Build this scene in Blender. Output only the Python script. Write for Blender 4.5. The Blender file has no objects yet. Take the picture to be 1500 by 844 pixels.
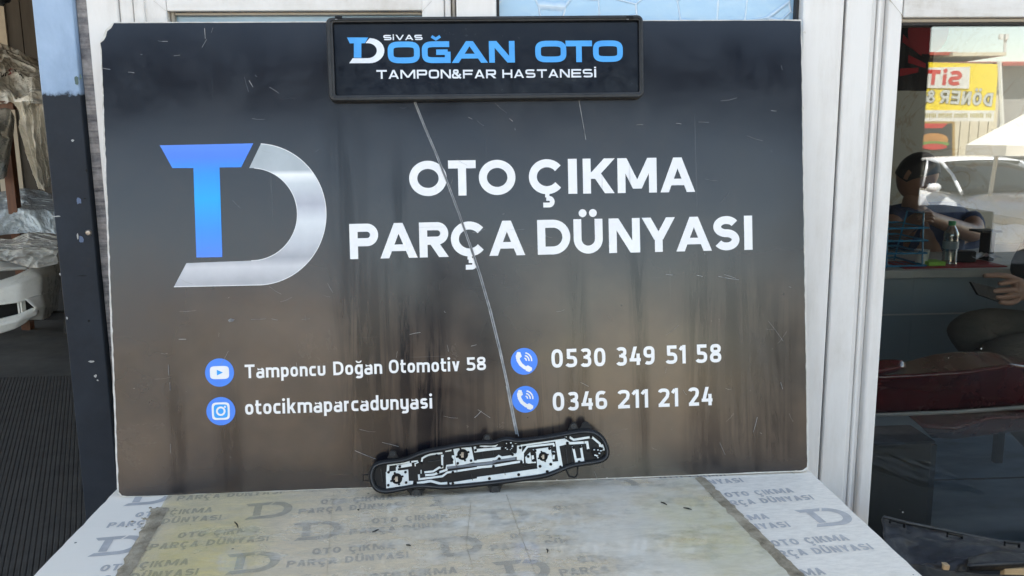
import bpy, bmesh, math, random
import numpy as np
from mathutils import Vector, Matrix, noise
from mathutils.geometry import tessellate_polygon
rnd = random.Random(7)
sc = bpy.context.scene
col = sc.collection
PI = math.pi

# ------------------------------------------------------------------ camera
F = 1250.0                       # focal length in photo pixels (photo 1500 x 844)
EYE = Vector((0, 0, 1.65))
R = Matrix(((0.99857032, -0.01907864, 0.04993325),
            (-0.05249699, -0.17406086, 0.98333457),
            (-0.01006926, -0.98455006, -0.17481358)))   # camera axes (right, down, forward) in the world
cd = bpy.data.cameras.new('camera')
cam = bpy.data.objects.new('camera', cd)
col.objects.link(cam)
cd.sensor_width = 36
cd.lens = 36 * F / 1500
cd.clip_start = 0.02
cd.clip_end = 2000
rx, dn, fw = (R.col[0].normalized(), R.col[1].normalized(), R.col[2].normalized())
cam.matrix_world = Matrix(((rx.x, -dn.x, -fw.x, EYE.x), (rx.y, -dn.y, -fw.y, EYE.y), (rx.z, -dn.z, -fw.z, EYE.z), (0, 0, 0, 1)))
sc.camera = cam

# ------------------------------------------------------------------ light
SUN_EL, SUN_AZ = math.radians(61), math.radians(-14)   # the sun stands behind the shop front
w = bpy.data.worlds.new('World')
sc.world = w
w.use_nodes = True
nt = w.node_tree
bg = nt.nodes['Background']
sky = nt.nodes.new('ShaderNodeTexSky')
sky.sky_type = 'NISHITA'
sky.sun_disc = False
sky.sun_elevation = SUN_EL
sky.sun_rotation = SUN_AZ
sky.air_density = 1.1
sky.dust_density = 0.6
sky.ozone_density = 1.0
sky.altitude = 1300
wb = nt.nodes.new('ShaderNodeMix'); wb.data_type = 'RGBA'; wb.blend_type = 'MULTIPLY'   # camera white balance for open shade
wb.inputs[0].default_value = 1.0; wb.inputs[7].default_value = (1.22, 1.0, 0.79, 1)
nt.links.new(sky.outputs[0], wb.inputs[6]); nt.links.new(wb.outputs[2], bg.inputs[0])
bg.inputs[1].default_value = 0.13
sd = bpy.data.lights.new('sun', 'SUN')
sd.energy = 5.0
sd.angle = math.radians(0.5)
sd.color = (1.0, 0.95, 0.87)
so = bpy.data.objects.new('sun', sd)
col.objects.link(so)
sdir = Vector((math.sin(SUN_AZ) * math.cos(SUN_EL), math.cos(SUN_AZ) * math.cos(SUN_EL), math.sin(SUN_EL)))
so.rotation_euler = sdir.to_track_quat('Z', 'Y').to_euler()
so.location = sdir * 30
sc.view_settings.view_transform = 'Standard'
sc.view_settings.look = 'None'
sc.view_settings.gamma = 1
sc.view_settings.exposure = 2.4

# ------------------------------------------------------------------ helpers
def ray(px, py):
    return R @ Vector((px - 750, py - 422, F))

def at(px, py, Y):
    """point of the photo pixel's ray at world depth y = Y"""
    d = ray(px, py)
    return EYE + d * (Y / d.y)

def atz(px, py, z):
    d = ray(px, py)
    return EYE + d * ((z - EYE.z) / d.z)

class Plane:
    def __init__(s, o, ex, ey):
        s.o, s.ex, s.ey = Vector(o), Vector(ex).normalized(), Vector(ey).normalized()
        s.n = s.ex.cross(s.ey).normalized()
        s.m = Matrix(((s.ex.x, s.ey.x, s.n.x, s.o.x), (s.ex.y, s.ey.y, s.n.y, s.o.y), (s.ex.z, s.ey.z, s.n.z, s.o.z), (0, 0, 0, 1)))
    def uv(s, px, py, off=0.0):
        d = ray(px, py)
        t = (s.o + s.n * off - EYE).dot(s.n) / d.dot(s.n)
        p = EYE + d * t - s.o
        return (p.dot(s.ex), p.dot(s.ey))

class MB:
    def __init__(s): s.v, s.f, s.mi = [], [], []
    def add(s, vs, fs, mi=0):
        o = len(s.v); s.v += [tuple(v) for v in vs]; s.f += [tuple(i + o for i in f) for f in fs]; s.mi += [mi] * len(fs)
        return s
    def box(s, x0, x1, y0, y1, z0, z1, mi=0):
        v = [(x, y, z) for x in (x0, x1) for y in (y0, y1) for z in (z0, z1)]
        return s.add(v, [(0, 1, 3, 2), (4, 6, 7, 5), (0, 4, 5, 1), (2, 3, 7, 6), (0, 2, 6, 4), (1, 5, 7, 3)], mi)
    def poly(s, pts, z, mi=0):
        """flat filled polygon in xy at z"""
        tri = tessellate_polygon([[Vector((p[0], p[1], 0)) for p in pts]])
        return s.add([(p[0], p[1], z) for p in pts], tri, mi)
    def prism(s, pts, z0, z1, mi=0, side=None):
        n = len(pts)
        a = sum(pts[i][0] * pts[(i + 1) % n][1] - pts[(i + 1) % n][0] * pts[i][1] for i in range(n))
        if a < 0: pts = pts[::-1]
        tri = tessellate_polygon([[Vector((p[0], p[1], 0)) for p in pts]])
        def up(t):
            a, b, c = (pts[i] for i in t)
            return (b[0] - a[0]) * (c[1] - a[1]) - (b[1] - a[1]) * (c[0] - a[0]) > 0
        tri = [t if up(t) else t[::-1] for t in tri]
        v = [(p[0], p[1], z1) for p in pts] + [(p[0], p[1], z0) for p in pts]
        s.add(v, tri + [tuple(i + n for i in t[::-1]) for t in tri], mi)
        o = len(s.v) - 2 * n
        sf = [(o + i, o + n + i, o + n + (i + 1) % n, o + (i + 1) % n) for i in range(n)]
        s.f += sf; s.mi += [mi if side is None else side] * n
        return s
    def tube(s, pts, r, seg=8, mi=0, cap=True):
        pts = [Vector(p) for p in pts]
        n = len(pts)
        rs = r if isinstance(r, (list, tuple)) else [r] * n
        o = len(s.v); ref = None
        for i, p in enumerate(pts):
            d = (pts[min(i + 1, n - 1)] - pts[max(i - 1, 0)]).normalized()
            if ref is None:
                ref = d.orthogonal().normalized()
            ref = (ref - d * ref.dot(d)).normalized()
            q = d.cross(ref)
            for k in range(seg):
                a = 2 * PI * k / seg
                s.v.append(tuple(p + (ref * math.cos(a) + q * math.sin(a)) * rs[i]))
        for i in range(n - 1):
            for k in range(seg):
                s.f.append((o + i * seg + k, o + i * seg + (k + 1) % seg, o + (i + 1) * seg + (k + 1) % seg, o + (i + 1) * seg + k)); s.mi.append(mi)
        if cap:
            s.f.append(tuple(o + k for k in range(seg))[::-1]); s.f.append(tuple(o + (n - 1) * seg + k for k in range(seg))); s.mi += [mi, mi]
        return s
    def lathe(s, prof, c=(0, 0, 0), seg=20, mi=0):
        o = len(s.v)
        for r, z in prof:
            for k in range(seg):
                a = 2 * PI * k / seg
                s.v.append((c[0] + r * math.cos(a), c[1] + r * math.sin(a), c[2] + z))
        for i in range(len(prof) - 1):
            for k in range(seg):
                s.f.append((o + i * seg + k, o + i * seg + (k + 1) % seg, o + (i + 1) * seg + (k + 1) % seg, o + (i + 1) * seg + k)); s.mi.append(mi)
        return s
    def grid(s, P, mi=0):
        """P = rows of points"""
        o = len(s.v); m = len(P[0])
        for row in P: s.v += [tuple(p) for p in row]
        for i in range(len(P) - 1):
            for j in range(m - 1):
                s.f.append((o + i * m + j, o + i * m + j + 1, o + (i + 1) * m + j + 1, o + (i + 1) * m + j)); s.mi.append(mi)
        return s
    def build(s, name, mats, parent=None, M=None, smooth=False, bevel=0, solid=0, sub=0, keep=False):
        me = bpy.data.meshes.new(name)
        me.from_pydata(s.v, [], s.f)
        mats = mats if isinstance(mats, (list, tuple)) else [mats]
        for m in mats: me.materials.append(m)
        me.polygons.foreach_set('material_index', s.mi)
        if smooth: me.polygons.foreach_set('use_smooth', [True] * len(me.polygons))
        me.validate()
        me.update()
        o = bpy.data.objects.new(name, me)
        col.objects.link(o)
        if parent is not None: o.parent = parent
        if M is not None: o.matrix_local = M
        if solid:
            md = o.modifiers.new('thick', 'SOLIDIFY'); md.thickness = solid; md.offset = 0
        if sub:
            md = o.modifiers.new('sub', 'SUBSURF'); md.levels = sub; md.render_levels = sub
        if bevel:
            md = o.modifiers.new('bevel', 'BEVEL'); md.width = bevel; md.segments = 2; md.limit_method = 'ANGLE'; md.angle_limit = math.radians(35)
            if smooth is False: me.polygons.foreach_set('use_smooth', [True] * len(me.polygons)); md.harden_normals = True
        return o

def tag(o, label=None, cat=None, group=None, kind=None):
    if label: o['label'] = label
    if cat: o['category'] = cat
    if group: o['group'] = group
    if kind: o['kind'] = kind
    return o

def empty(name, label, cat, loc=(0, 0, 0), M=None, group=None):
    o = bpy.data.objects.new(name, None)
    o.empty_display_size = 0.1
    col.objects.link(o)
    if M is not None: o.matrix_world = M
    else: o.location = loc
    return tag(o, label, cat, group)

def T(x, y, z): return Matrix.Translation((x, y, z))

def copy_tree(o, parent=None):
    c = o.copy(); col.objects.link(c)
    if parent is not None: c.parent = parent
    for ch in [k for k in bpy.data.objects if k.parent == o]: copy_tree(ch, c)
    return c

# ---- materials
def rgb(c):
    if isinstance(c, str):
        c = [int(c[i:i + 2], 16) / 255 for i in (0, 2, 4)]
        c = [x / 12.92 if x <= 0.04045 else ((x + 0.055) / 1.055) ** 2.4 for x in c]
    return (*c, 1)

class NM:
    """a small wrapper for node materials"""
    def __init__(s, name):
        s.m = bpy.data.materials.new(name); s.m.use_nodes = True
        s.t = s.m.node_tree; s.b = s.t.nodes['Principled BSDF']; s.out = s.t.nodes['Material Output']
    def n(s, typ, **kw):
        x = s.t.nodes.new(typ)
        for k, v in kw.items(): setattr(x, k, v)
        return x
    def l(s, a, b): s.t.links.new(a, b)
    def coord(s, sc=(1, 1, 1), kind='Object', loc=(0, 0, 0), rot=(0, 0, 0)):
        c = s.n('ShaderNodeTexCoord'); m = s.n('ShaderNodeMapping')
        m.inputs['Scale'].default_value = sc; m.inputs['Location'].default_value = loc; m.inputs['Rotation'].default_value = rot
        s.l(c.outputs[kind], m.inputs[0]); return m.outputs[0]
    def noise(s, scale, vec=None, detail=5, rough=0.6, dist=0):
        x = s.n('ShaderNodeTexNoise'); x.inputs['Scale'].default_value = scale; x.inputs['Detail'].default_value = detail
        x.inputs['Roughness'].default_value = rough; x.inputs['Distortion'].default_value = dist
        s.l(vec if vec is not None else s.coord(), x.inputs['Vector']); return x.outputs['Fac']
    def ramp(s, fac, stops, interp='LINEAR'):
        x = s.n('ShaderNodeValToRGB'); x.color_ramp.interpolation = interp
        e = x.color_ramp.elements
        while len(e) < len(stops): e.new(0.5)
        for k, (p, c) in enumerate(stops):
            e[k].position = p
            e[k].color = rgb(c) if not isinstance(c, (int, float)) else (c, c, c, 1)
        s.l(fac, x.inputs[0]); return x.outputs[0]
    def math(s, op, a, b=None, clamp=False):
        x = s.n('ShaderNodeMath', operation=op); x.use_clamp = clamp
        for i, v in enumerate((a, b)):
            if v is None: continue
            if isinstance(v, (int, float)): x.inputs[i].default_value = v
            else: s.l(v, x.inputs[i])
        return x.outputs[0]
    def mix(s, fac, a, b, blend='MIX'):
        x = s.n('ShaderNodeMix', data_type='RGBA', blend_type=blend)
        for i, v in ((0, fac), (6, a), (7, b)):
            if isinstance(v, (int, float)): x.inputs[i].default_value = v if i == 0 else (v, v, v, 1)
            elif isinstance(v, (str, tuple, list)): x.inputs[i].default_value = rgb(v)
            else: s.l(v, x.inputs[i])
        return x.outputs[2]
    def bump(s, h, strength=0.3, dist=0.001):
        x = s.n('ShaderNodeBump'); x.inputs['Strength'].default_value = strength; x.inputs['Distance'].default_value = dist
        s.l(h, x.inputs['Height']); s.l(x.outputs[0], s.b.inputs['Normal'])
    def set(s, **kw):
        for k, v in kw.items():
            i = s.b.inputs[k.replace('_', ' ')]
            if isinstance(v, (int, float)): i.default_value = v
            elif isinstance(v, (tuple, list, str)): i.default_value = rgb(v)
            else: s.l(v, i)
        return s

def simple(name, c1, c2=None, rough=0.5, metal=0.0, scale=6, bump=0.0, bdist=0.002, var=0.1, spec=0.5, coat=0, stretch=(1, 1, 1)):
    """noise-mottled surface with uneven gloss"""
    m = NM(name)
    a = rgb(c1); b = rgb(c2) if c2 else tuple(x * 0.78 for x in a[:3]) + (1,)
    v = m.coord(stretch)
    f = m.noise(scale, v, 8, 0.65)
    m.set(Base_Color=m.ramp(f, [(0.32, b[:3]), (0.68, a[:3])]), Metallic=metal)
    m.b.inputs['Specular IOR Level'].default_value = spec
    m.b.inputs['Coat Weight'].default_value = coat
    f2 = m.noise(scale * 3.1, v, 6, 0.7)
    m.set(Roughness=m.ramp(f2, [(0.3, max(0, rough - var)), (0.7, min(1, rough + var))]))
    if bump: m.bump(m.noise(scale * 8, v, 6, 0.7), bump, bdist)
    return m.m

M = {}
M['white_ink'] = simple('white_ink', (0.82, 0.82, 0.82), (0.72, 0.72, 0.72), 0.38, scale=9, var=0.12)
def m_ink():
    m = NM('worn_white_ink')
    a = m.ramp(m.noise(1.0, m.coord((160, 4.0, 1), rot=(0, 0, 0.7)), 3, 0.6), [(0.70, 0.0), (0.74, 1.0)])
    c_ = m.ramp(m.noise(1.0, m.coord((5, 170, 1), rot=(0, 0, -0.35)), 3, 0.6), [(0.70, 0.0), (0.74, 1.0)])
    soil = m.ramp(m.noise(14, m.coord(), 8, 0.7), [(0.35, 0.0), (0.75, 1.0)])
    c = m.mix(m.math('MULTIPLY', soil, 0.35), (0.82, 0.82, 0.82), (0.60, 0.60, 0.60))
    c = m.mix(m.math('MULTIPLY', m.math('MAXIMUM', a, c_), 0.45), c, (0.30, 0.31, 0.33))
    m.set(Base_Color=c, Roughness=0.36); return m.m
M['white_ink'] = m_ink()
M['blue_ink'] = simple('blue_ink', '3f86ee', '3a7de4', 0.4, scale=9)
M['cyan_ink'] = simple('cyan_ink', '1ea0f0', '1795e4', 0.4, scale=9)
M['plate_blue'] = simple('plate_blue', '4aa5ec', '4098dd', 0.4, scale=30)
M['plate_white'] = simple('plate_white', 'e6eaf0', 'd2d7de', 0.4, scale=30)
M['white_core'] = simple('white_core', (0.72, 0.70, 0.66), (0.5, 0.48, 0.43), 0.8, scale=60, bump=0.4)
M['steel_bare'] = simple('steel_bare', (0.45, 0.43, 0.40), (0.2, 0.18, 0.16), 0.35, metal=0.9, scale=60)

def m_board():
    m = NM('board_print')
    v = m.coord()
    big = m.noise(2.2, v, 3, 0.5)
    scuff = m.noise(7, m.coord((1, 1, 1), loc=(3, 1, 0)), 9, 0.72, 0.4)
    sx = m.n('ShaderNodeSeparateXYZ'); m.l(v, sx.inputs[0])
    # dust film, rinsed off along vertical runs
    runs = m.noise(1.0, m.coord((38, 2.4, 1)), 6, 0.68, 1.2)
    runmask = m.ramp(runs, [(0.52, 0.0), (0.56, 1.0)])
    warp = m.math('MULTIPLY', m.math('SUBTRACT', m.noise(5, m.coord((1, .35, 1)), 4, .6), .5), .05)
    ux = m.math('ADD', sx.outputs[0], warp)
    def band(x, wd, y0, y1):
        a = m.ramp(m.math('ABSOLUTE', m.math('SUBTRACT', ux, x)), [(wd * .35, 1.0), (wd, 0.0)])
        b_ = m.ramp(sx.outputs[1], [(max(0, y0 - .05), 0.0), (y0, 1.0), (y1, 1.0), (min(1, y1 + .12), 0.0)])
        return m.math('MULTIPLY', a, b_)
    area = None
    for args in ((.40, .045, .30, .60), (.43, .07, .05, .34), (.49, .02, .0, .5), (.53, .05, .0, .26), (.79, .03, .0, .30), (.90, .02, .0, .34), (1.02, .05, .02, .31), (1.09, .06, .0, .30), (1.15, .04, .05, .24), (.19, .03, .0, .1), (.10, .02, .0, .14)):
        x = band(*args); area = x if area is None else m.math('MAXIMUM', area, x)
    clean = m.math('MULTIPLY', m.ramp(runs, [(0.40, 0.25), (0.56, 1.0)]), area)
    clean = m.math('MAXIMUM', clean, m.math('MULTIPLY', m.math('MULTIPLY', runmask, m.ramp(big, [(.5, 0), (.6, .8)])), m.ramp(sx.outputs[1], [(.0, 1.0), (.42, .0)])))
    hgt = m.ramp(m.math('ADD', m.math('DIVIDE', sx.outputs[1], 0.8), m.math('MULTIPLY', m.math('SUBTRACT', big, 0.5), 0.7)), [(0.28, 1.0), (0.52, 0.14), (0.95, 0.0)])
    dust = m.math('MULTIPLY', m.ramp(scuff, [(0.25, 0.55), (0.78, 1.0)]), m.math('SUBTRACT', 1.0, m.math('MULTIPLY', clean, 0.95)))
    mud_glow = m.math('MULTIPLY', m.math('MULTIPLY', dust, hgt), 0.62)  # brown dirt plus the reflected brown glow of the street, painted into the colour
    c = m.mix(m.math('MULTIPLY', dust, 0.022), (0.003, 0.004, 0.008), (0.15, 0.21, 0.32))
    c = m.mix(m.math('MULTIPLY', m.math('MULTIPLY', m.math('MULTIPLY', mud_glow, 0.65), m.ramp(sx.outputs[1], [(0.01, .1), (.07, 1.0)])), m.ramp(m.noise(2.6, m.coord((1, 1, 1), loc=(.4, .3, 0)), 4, .6), [(.38, .15), (.62, 1.0)])), c, (0.22, 0.145, 0.085))
    # fine hair scratches
    sc1 = m.ramp(m.noise(1.0, m.coord((150, 3.0, 1), rot=(0, 0, 0.9)), 2, 0.5), [(0.735, 0.0), (0.75, 1.0)])
    sc2 = m.ramp(m.noise(1.0, m.coord((4.0, 190, 1), rot=(0, 0, 0.25)), 2, 0.5), [(0.735, 0.0), (0.75, 1.0)])
    hair = m.math('MULTIPLY', m.math('MAXIMUM', sc1, sc2), m.ramp(big, [(0.4, 0.0), (0.6, 0.5)]))
    c = m.mix(m.math('MULTIPLY', hair, 0.22), c, (0.3, 0.3, 0.3))
    # pits
    vor = m.n('ShaderNodeTexVoronoi'); vor.inputs['Scale'].default_value = 24; m.l(v, vor.inputs[0])
    pit = m.math('LESS_THAN', vor.outputs['Distance'], 0.035)
    sel = m.n('ShaderNodeSeparateColor'); m.l(vor.outputs['Color'], sel.inputs[0])
    pit = m.math('MULTIPLY', pit, m.math('GREATER_THAN', sel.outputs[0], 0.72))
    c = m.mix(pit, c, (0.004, 0.004, 0.005))
    m.set(Base_Color=c)
    r = m.math('ADD', m.ramp(scuff, [(0.3, 0.12), (0.7, 0.24)]), m.math('MULTIPLY', mud_glow, 0.12))
    m.set(Roughness=r)
    m.l(m.math('MULTIPLY', m.math('ADD', 0.43, m.math('MULTIPLY', scuff, 0.24)), m.math('SUBTRACT', 1.0, m.math('MULTIPLY', clean, 0.27))), m.b.inputs['Specular IOR Level'])
    m.bump(m.math('ADD', m.noise(3.2, v, 2, 0.5), m.math('MULTIPLY', m.noise(160, v, 3), 0.003)), 0.22, 0.01)
    return m.m
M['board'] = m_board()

def m_logo_silver():
    m = NM('silver_print'); v = m.coord()
    s = m.n('ShaderNodeSeparateXYZ'); m.l(v, s.inputs[0])
    y = m.math('MULTIPLY', m.math('SUBTRACT', s.outputs[1], 0.36), 1 / 0.25)
    c = m.ramp(y, [(0.0, 'a3a5ab'), (0.10, 'c7c8cc'), (0.16, '9b9ea6'), (0.26, 'bfc3c9'), (0.40, 'd4d9dd'), (0.52, 'a4a7b3'), (0.66, 'c9d0d4'), (0.72, 'f4f6f6'), (0.75, 'a8b1b6'), (1.0, '9fabb1')])
    m.set(Base_Color=m.mix(0.12, c, m.ramp(m.noise(20, v, 8), [(0.3, 0.2), (0.7, 0.9)])), Roughness=0.38)
    return m.m
M['silver_print'] = m_logo_silver()
def m_logo_blue():
    m = NM('blue_fade_print'); v = m.coord()
    s = m.n('ShaderNodeSeparateXYZ'); m.l(v, s.inputs[0])
    y = m.math('MULTIPLY', m.math('SUBTRACT', s.outputs[1], 0.40), 1 / 0.20)
    m.set(Base_Color=m.ramp(y, [(0.0, '4d86ee'), (0.25, '2f90f2'), (0.5, '04a6f8'), (0.72, '2492f4'), (0.86, '477fec'), (1.0, '5488ea')]), Roughness=0.38)
    return m.m
M['blue_fade'] = m_logo_blue()
M['plate_face'] = simple('plate_face', (0.006, 0.009, 0.016), (0.012, 0.015, 0.02), 0.2, scale=14, var=0.1, bump=0.03, spec=0.3)
M['frame_plastic'] = simple('frame_plastic', (0.036, 0.038, 0.04), (0.02, 0.021, 0.023), 0.5, scale=30, bump=0.2, spec=0.35)
M['black_plastic'] = simple('black_plastic', (0.007, 0.0075, 0.008), (0.016, 0.017, 0.019), 0.45, scale=14, bump=0.15, spec=0.22)
M['black_deep'] = simple('black_deep', (0.006, 0.006, 0.007), None, 0.55, scale=30, spec=0.2)
M['gasket'] = simple('gasket_rubber', (0.06, 0.062, 0.065), (0.038, 0.04, 0.043), 0.65, scale=40, bump=0.1, spec=0.3)
M['tin'] = simple('tinned_metal', (0.66, 0.72, 0.74), (0.56, 0.62, 0.65), 0.42, metal=0.3, scale=60, var=0.1)
M['tin_dull'] = simple('dull_metal', (0.16, 0.19, 0.24), (0.10, 0.12, 0.15), 0.4, metal=0.5, scale=40)

def m_pvc(name, base, grime, g=0.5, vert=True):
    m = NM(name)
    v = m.coord((9, 9, 1.2) if vert else (1.2, 9, 9), 'Object')
    f = m.noise(2.0, v, 8, 0.7, 0.3)
    f2 = m.noise(14, m.coord((1, 1, 0.6)), 9, 0.75)
    d = m.math('MULTIPLY', m.ramp(f, [(0.42, 0.0), (0.75, 1.0)]), m.ramp(f2, [(0.35, 0.1), (0.7, 1.0)]))
    c = m.mix(m.math('MULTIPLY', d, g), base, grime)
    m.set(Base_Color=c, Roughness=m.ramp(f2, [(0.3, 0.32), (0.7, 0.5)]))
    m.bump(f2, 0.08, 0.002)
    return m.m
M['pvc'] = m_pvc('white_pvc', (0.76, 0.75, 0.73), (0.40, 0.35, 0.28), 0.65)
M['pvc_h'] = m_pvc('white_pvc_rail', (0.74, 0.73, 0.705), (0.38, 0.33, 0.26), 0.9, False)
M['pvc_shade'] = m_pvc('shaded_pvc', (0.42, 0.39, 0.34), (0.2, 0.17, 0.13), 0.8, False)  # darker grimy PVC copy; shade of recessed beads and gaps is in its colour
M['seal'] = simple('rubber_seal', (0.03, 0.03, 0.032), None, 0.7, scale=20)

def m_post():
    m = NM('two_tone_post_paint')
    v = m.coord(); s = m.n('ShaderNodeSeparateXYZ'); m.l(v, s.inputs[0])
    ragged = m.math('MULTIPLY', m.math('SUBTRACT', m.noise(60, m.coord((1, 1, 0.6)), 6, 0.7), 0.5), 0.035)
    zz = m.math('ADD', s.outputs[2], ragged)
    upper = m.ramp(m.math('SUBTRACT', zz, 1.0), [(0.729, 0.0), (0.731, 1.0)])
    n1 = m.noise(10, v, 8, 0.7)
    light = m.ramp(m.noise(7, m.coord((1, 1, 0.5)), 8, 0.65, 0.4), [(0.3, '7f95ae'), (0.5, '93a9c3'), (0.7, 'a9bfd8')])
    dark = m.ramp(n1, [(0.3, (0.016, 0.021, 0.029)), (0.7, (0.028, 0.035, 0.046))])
    vor = m.n('ShaderNodeTexVoronoi'); vor.inputs['Scale'].default_value = 17; m.l(m.coord((1.5, 1, 0.9)), vor.inputs[0])
    chip = m.ramp(m.math('ADD', vor.outputs['Distance'], m.math('MULTIPLY', m.noise(60, v, 4), 0.16)), [(0.155, 1.0), (0.165, 0.0)])
    sel = m.n('ShaderNodeSeparateColor'); m.l(vor.outputs['Color'], sel.inputs[0])
    chip = m.math('MULTIPLY', chip, m.math('GREATER_THAN', sel.outputs[1], 0.74))
    dark = m.mix(chip, dark, m.ramp(sel.outputs[0], [(0.3, (0.10, 0.14, 0.22)), (0.75, (0.12, 0.16, 0.24)), (0.8, (0.5, 0.5, 0.48))]))
    m.b.inputs['Specular IOR Level'].default_value = 0.14
    m.set(Base_Color=m.mix(upper, dark, light), Roughness=m.ramp(n1, [(0.3, 0.4), (0.7, 0.62)]))
    m.bump(m.math('ADD', m.noise(30, v, 8, 0.7), m.math('MULTIPLY', upper, 0.5)), 0.35, 0.002)
    return m.m
M['post'] = m_post()

def m_stripwood():
    m = NM('grey_barked_strip')
    v = m.coord((4, 4, 62)); f = m.noise(1.0, v, 6, 0.65, 0.9)
    g = m.noise(90, m.coord((1, 1, 1)), 6, 0.7)
    c = m.ramp(f, [(0.30, '3d3c40'), (0.42, '5f5c60'), (0.52, '8b8684'), (0.66, 'a39c98')])
    m.set(Base_Color=m.mix(0.3, c, m.ramp(g, [(0.35, 0.03), (0.7, 0.5)])), Roughness=0.75)
    m.bump(f, 0.5, 0.004)
    return m.m
M['strip'] = m_stripwood()

def m_table():
    m = NM('white_laminate'); v = m.coord()
    a = m.noise(9, v, 9, 0.7); b = m.noise(60, m.coord((1, 3, 1)), 6, 0.7)
    right = m.n('ShaderNodeSeparateXYZ'); m.l(v, right.inputs[0])
    worn = m.math('MULTIPLY', m.ramp(m.math('ADD', m.math('MULTIPLY', right.outputs[0], 1.3), m.math('MULTIPLY', a, 0.3)), [(0.45, 0.12), (0.65, 1.0)]), m.ramp(b, [(0.38, 0.0), (0.72, 1.0)]))
    c = m.mix(m.math('MULTIPLY', worn, 0.45), (0.89, 0.81, 0.69), (0.52, 0.46, 0.37))
    vor = m.n('ShaderNodeTexVoronoi'); vor.inputs['Scale'].default_value = 45; m.l(v, vor.inputs[0])
    sel = m.n('ShaderNodeSeparateColor'); m.l(vor.outputs['Color'], sel.inputs[0])
    pit = m.math('MULTIPLY', m.math('LESS_THAN', vor.outputs['Distance'], 0.09), m.math('GREATER_THAN', sel.outputs[0], 0.93))
    c = m.mix(pit, c, (0.07, 0.06, 0.05))
    m.set(Base_Color=c, Roughness=m.ramp(a, [(0.3, 0.42), (0.7, 0.6)])); m.bump(b, 0.12, 0.0008)
    return m.m
M['table'] = m_table()
M['table_ink'] = simple('grey_watermark_ink', (0.40, 0.38, 0.36), (0.55, 0.525, 0.50), 0.5, scale=40)
M['table_core'] = simple('chipboard_edge', (0.42, 0.38, 0.32), (0.22, 0.18, 0.14), 0.85, scale=120, bump=0.5)

def m_sheet():
    m = NM('yellowed_plastic_sheet')
    v = m.coord(); s = m.n('ShaderNodeSeparateXYZ'); m.l(v, s.inputs[0])
    b1 = m.n('ShaderNodeTexVoronoi')
    def patch(x, y, rx_, ry_):
        dx = m.math('DIVIDE', m.math('SUBTRACT', s.outputs[0], x), rx_); dy = m.math('DIVIDE', m.math('SUBTRACT', s.outputs[1], y), ry_)
        d = m.math('SQRT', m.math('ADD', m.math('MULTIPLY', dx, dx), m.math('MULTIPLY', dy, dy)))
        return m.ramp(m.math('ADD', d, m.math('MULTIPLY', m.math('SUBTRACT', m.noise(16, v, 6), 0.5), 0.9)), [(0.35, 1.0), (1.0, 0.0)])
    m.t.nodes.remove(b1)
    yel = m.math('MAXIMUM', patch(-0.41, 1.16, 0.13, 0.22), m.math('MAXIMUM', m.math('MULTIPLY', patch(0.37, 1.20, 0.13, 0.22), .7), m.math('MULTIPLY', patch(-0.42, 1.34, 0.16, 0.14), 0.5)))
    yel = m.math('MULTIPLY', yel, m.ramp(m.noise(40, m.coord((1, 2, 1)), 8, .7), [(.3, .35), (.7, 1.0)]))
    grain = m.noise(26, m.coord((1, 2.5, 1)), 9, 0.72, 0.4)
    tint = m.mix(m.math('MULTIPLY', yel, 0.9), (0.98, 0.92, 0.80), (0.98, 0.92, 0.58))
    tint = m.mix(m.ramp(grain, [(0.3, 0.0), (0.75, 0.4)]), tint, (0.95, 0.90, 0.79))
    haze = m.mix(yel, m.ramp(grain, [(0.3, (0.86, 0.78, 0.63)), (0.7, (0.97, 0.90, 0.76))]), (0.82, 0.75, 0.42))
    tr = m.n('ShaderNodeBsdfTransparent'); m.l(tint, tr.inputs[0])
    m.set(Base_Color=haze, Roughness=m.ramp(grain, [(0.35, 0.05), (0.65, 0.15)]))
    m.b.inputs['Specular IOR Level'].default_value = 0.5
    m.bump(m.math('ADD', m.math('MULTIPLY', m.noise(7, v, 2, 0.4), .6), m.math('MULTIPLY', grain, 0.03)), 0.12, 0.01)
    gl = m.n('ShaderNodeMixShader')
    f = m.math('ADD', 0.20, m.math('MULTIPLY', m.math('SUBTRACT', grain, 0.5), 0.6), True)
    mid = m.ramp(m.math('ADD', m.noise(5, m.coord((1, 1.6, 1), loc=(.2, .1, 0)), 6, .7), m.math('MULTIPLY', m.math('SUBTRACT', s.outputs[0], .1), .35)), [(.42, 0.05), (.60, .52)])
    f = m.math('ADD', f, mid, True)
    m.l(f, gl.inputs[0]); m.l(tr.outputs[0], gl.inputs[1]); m.l(m.b.outputs[0], gl.inputs[2])
    gs = m.n('ShaderNodeBsdfGlossy'); m.l(m.ramp(grain, [(.35, 0.03), (.7, 0.10)]), gs.inputs['Roughness'])
    fr = m.n('ShaderNodeFresnel'); fr.inputs[0].default_value = 1.45
    g2 = m.n('ShaderNodeMixShader'); m.l(m.math('MULTIPLY', fr.outputs[0], m.ramp(grain, [(.3, .2), (.6, .8)])), g2.inputs[0])
    m.l(gl.outputs[0], g2.inputs[1]); m.l(gs.outputs[0], g2.inputs[2]); m.l(g2.outputs[0], m.out.inputs[0])
    return m.m
M['sheet'] = m_sheet()
M['glue'] = simple('brown_glue_grime', (0.52, 0.44, 0.32), (0.20, 0.16, 0.10), 0.8, scale=45, bump=0.9, bdist=0.004)
M['glue_pale'] = simple('pale_tape', (0.55, 0.50, 0.42), (0.35, 0.3, 0.24), 0.7, scale=60)

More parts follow.
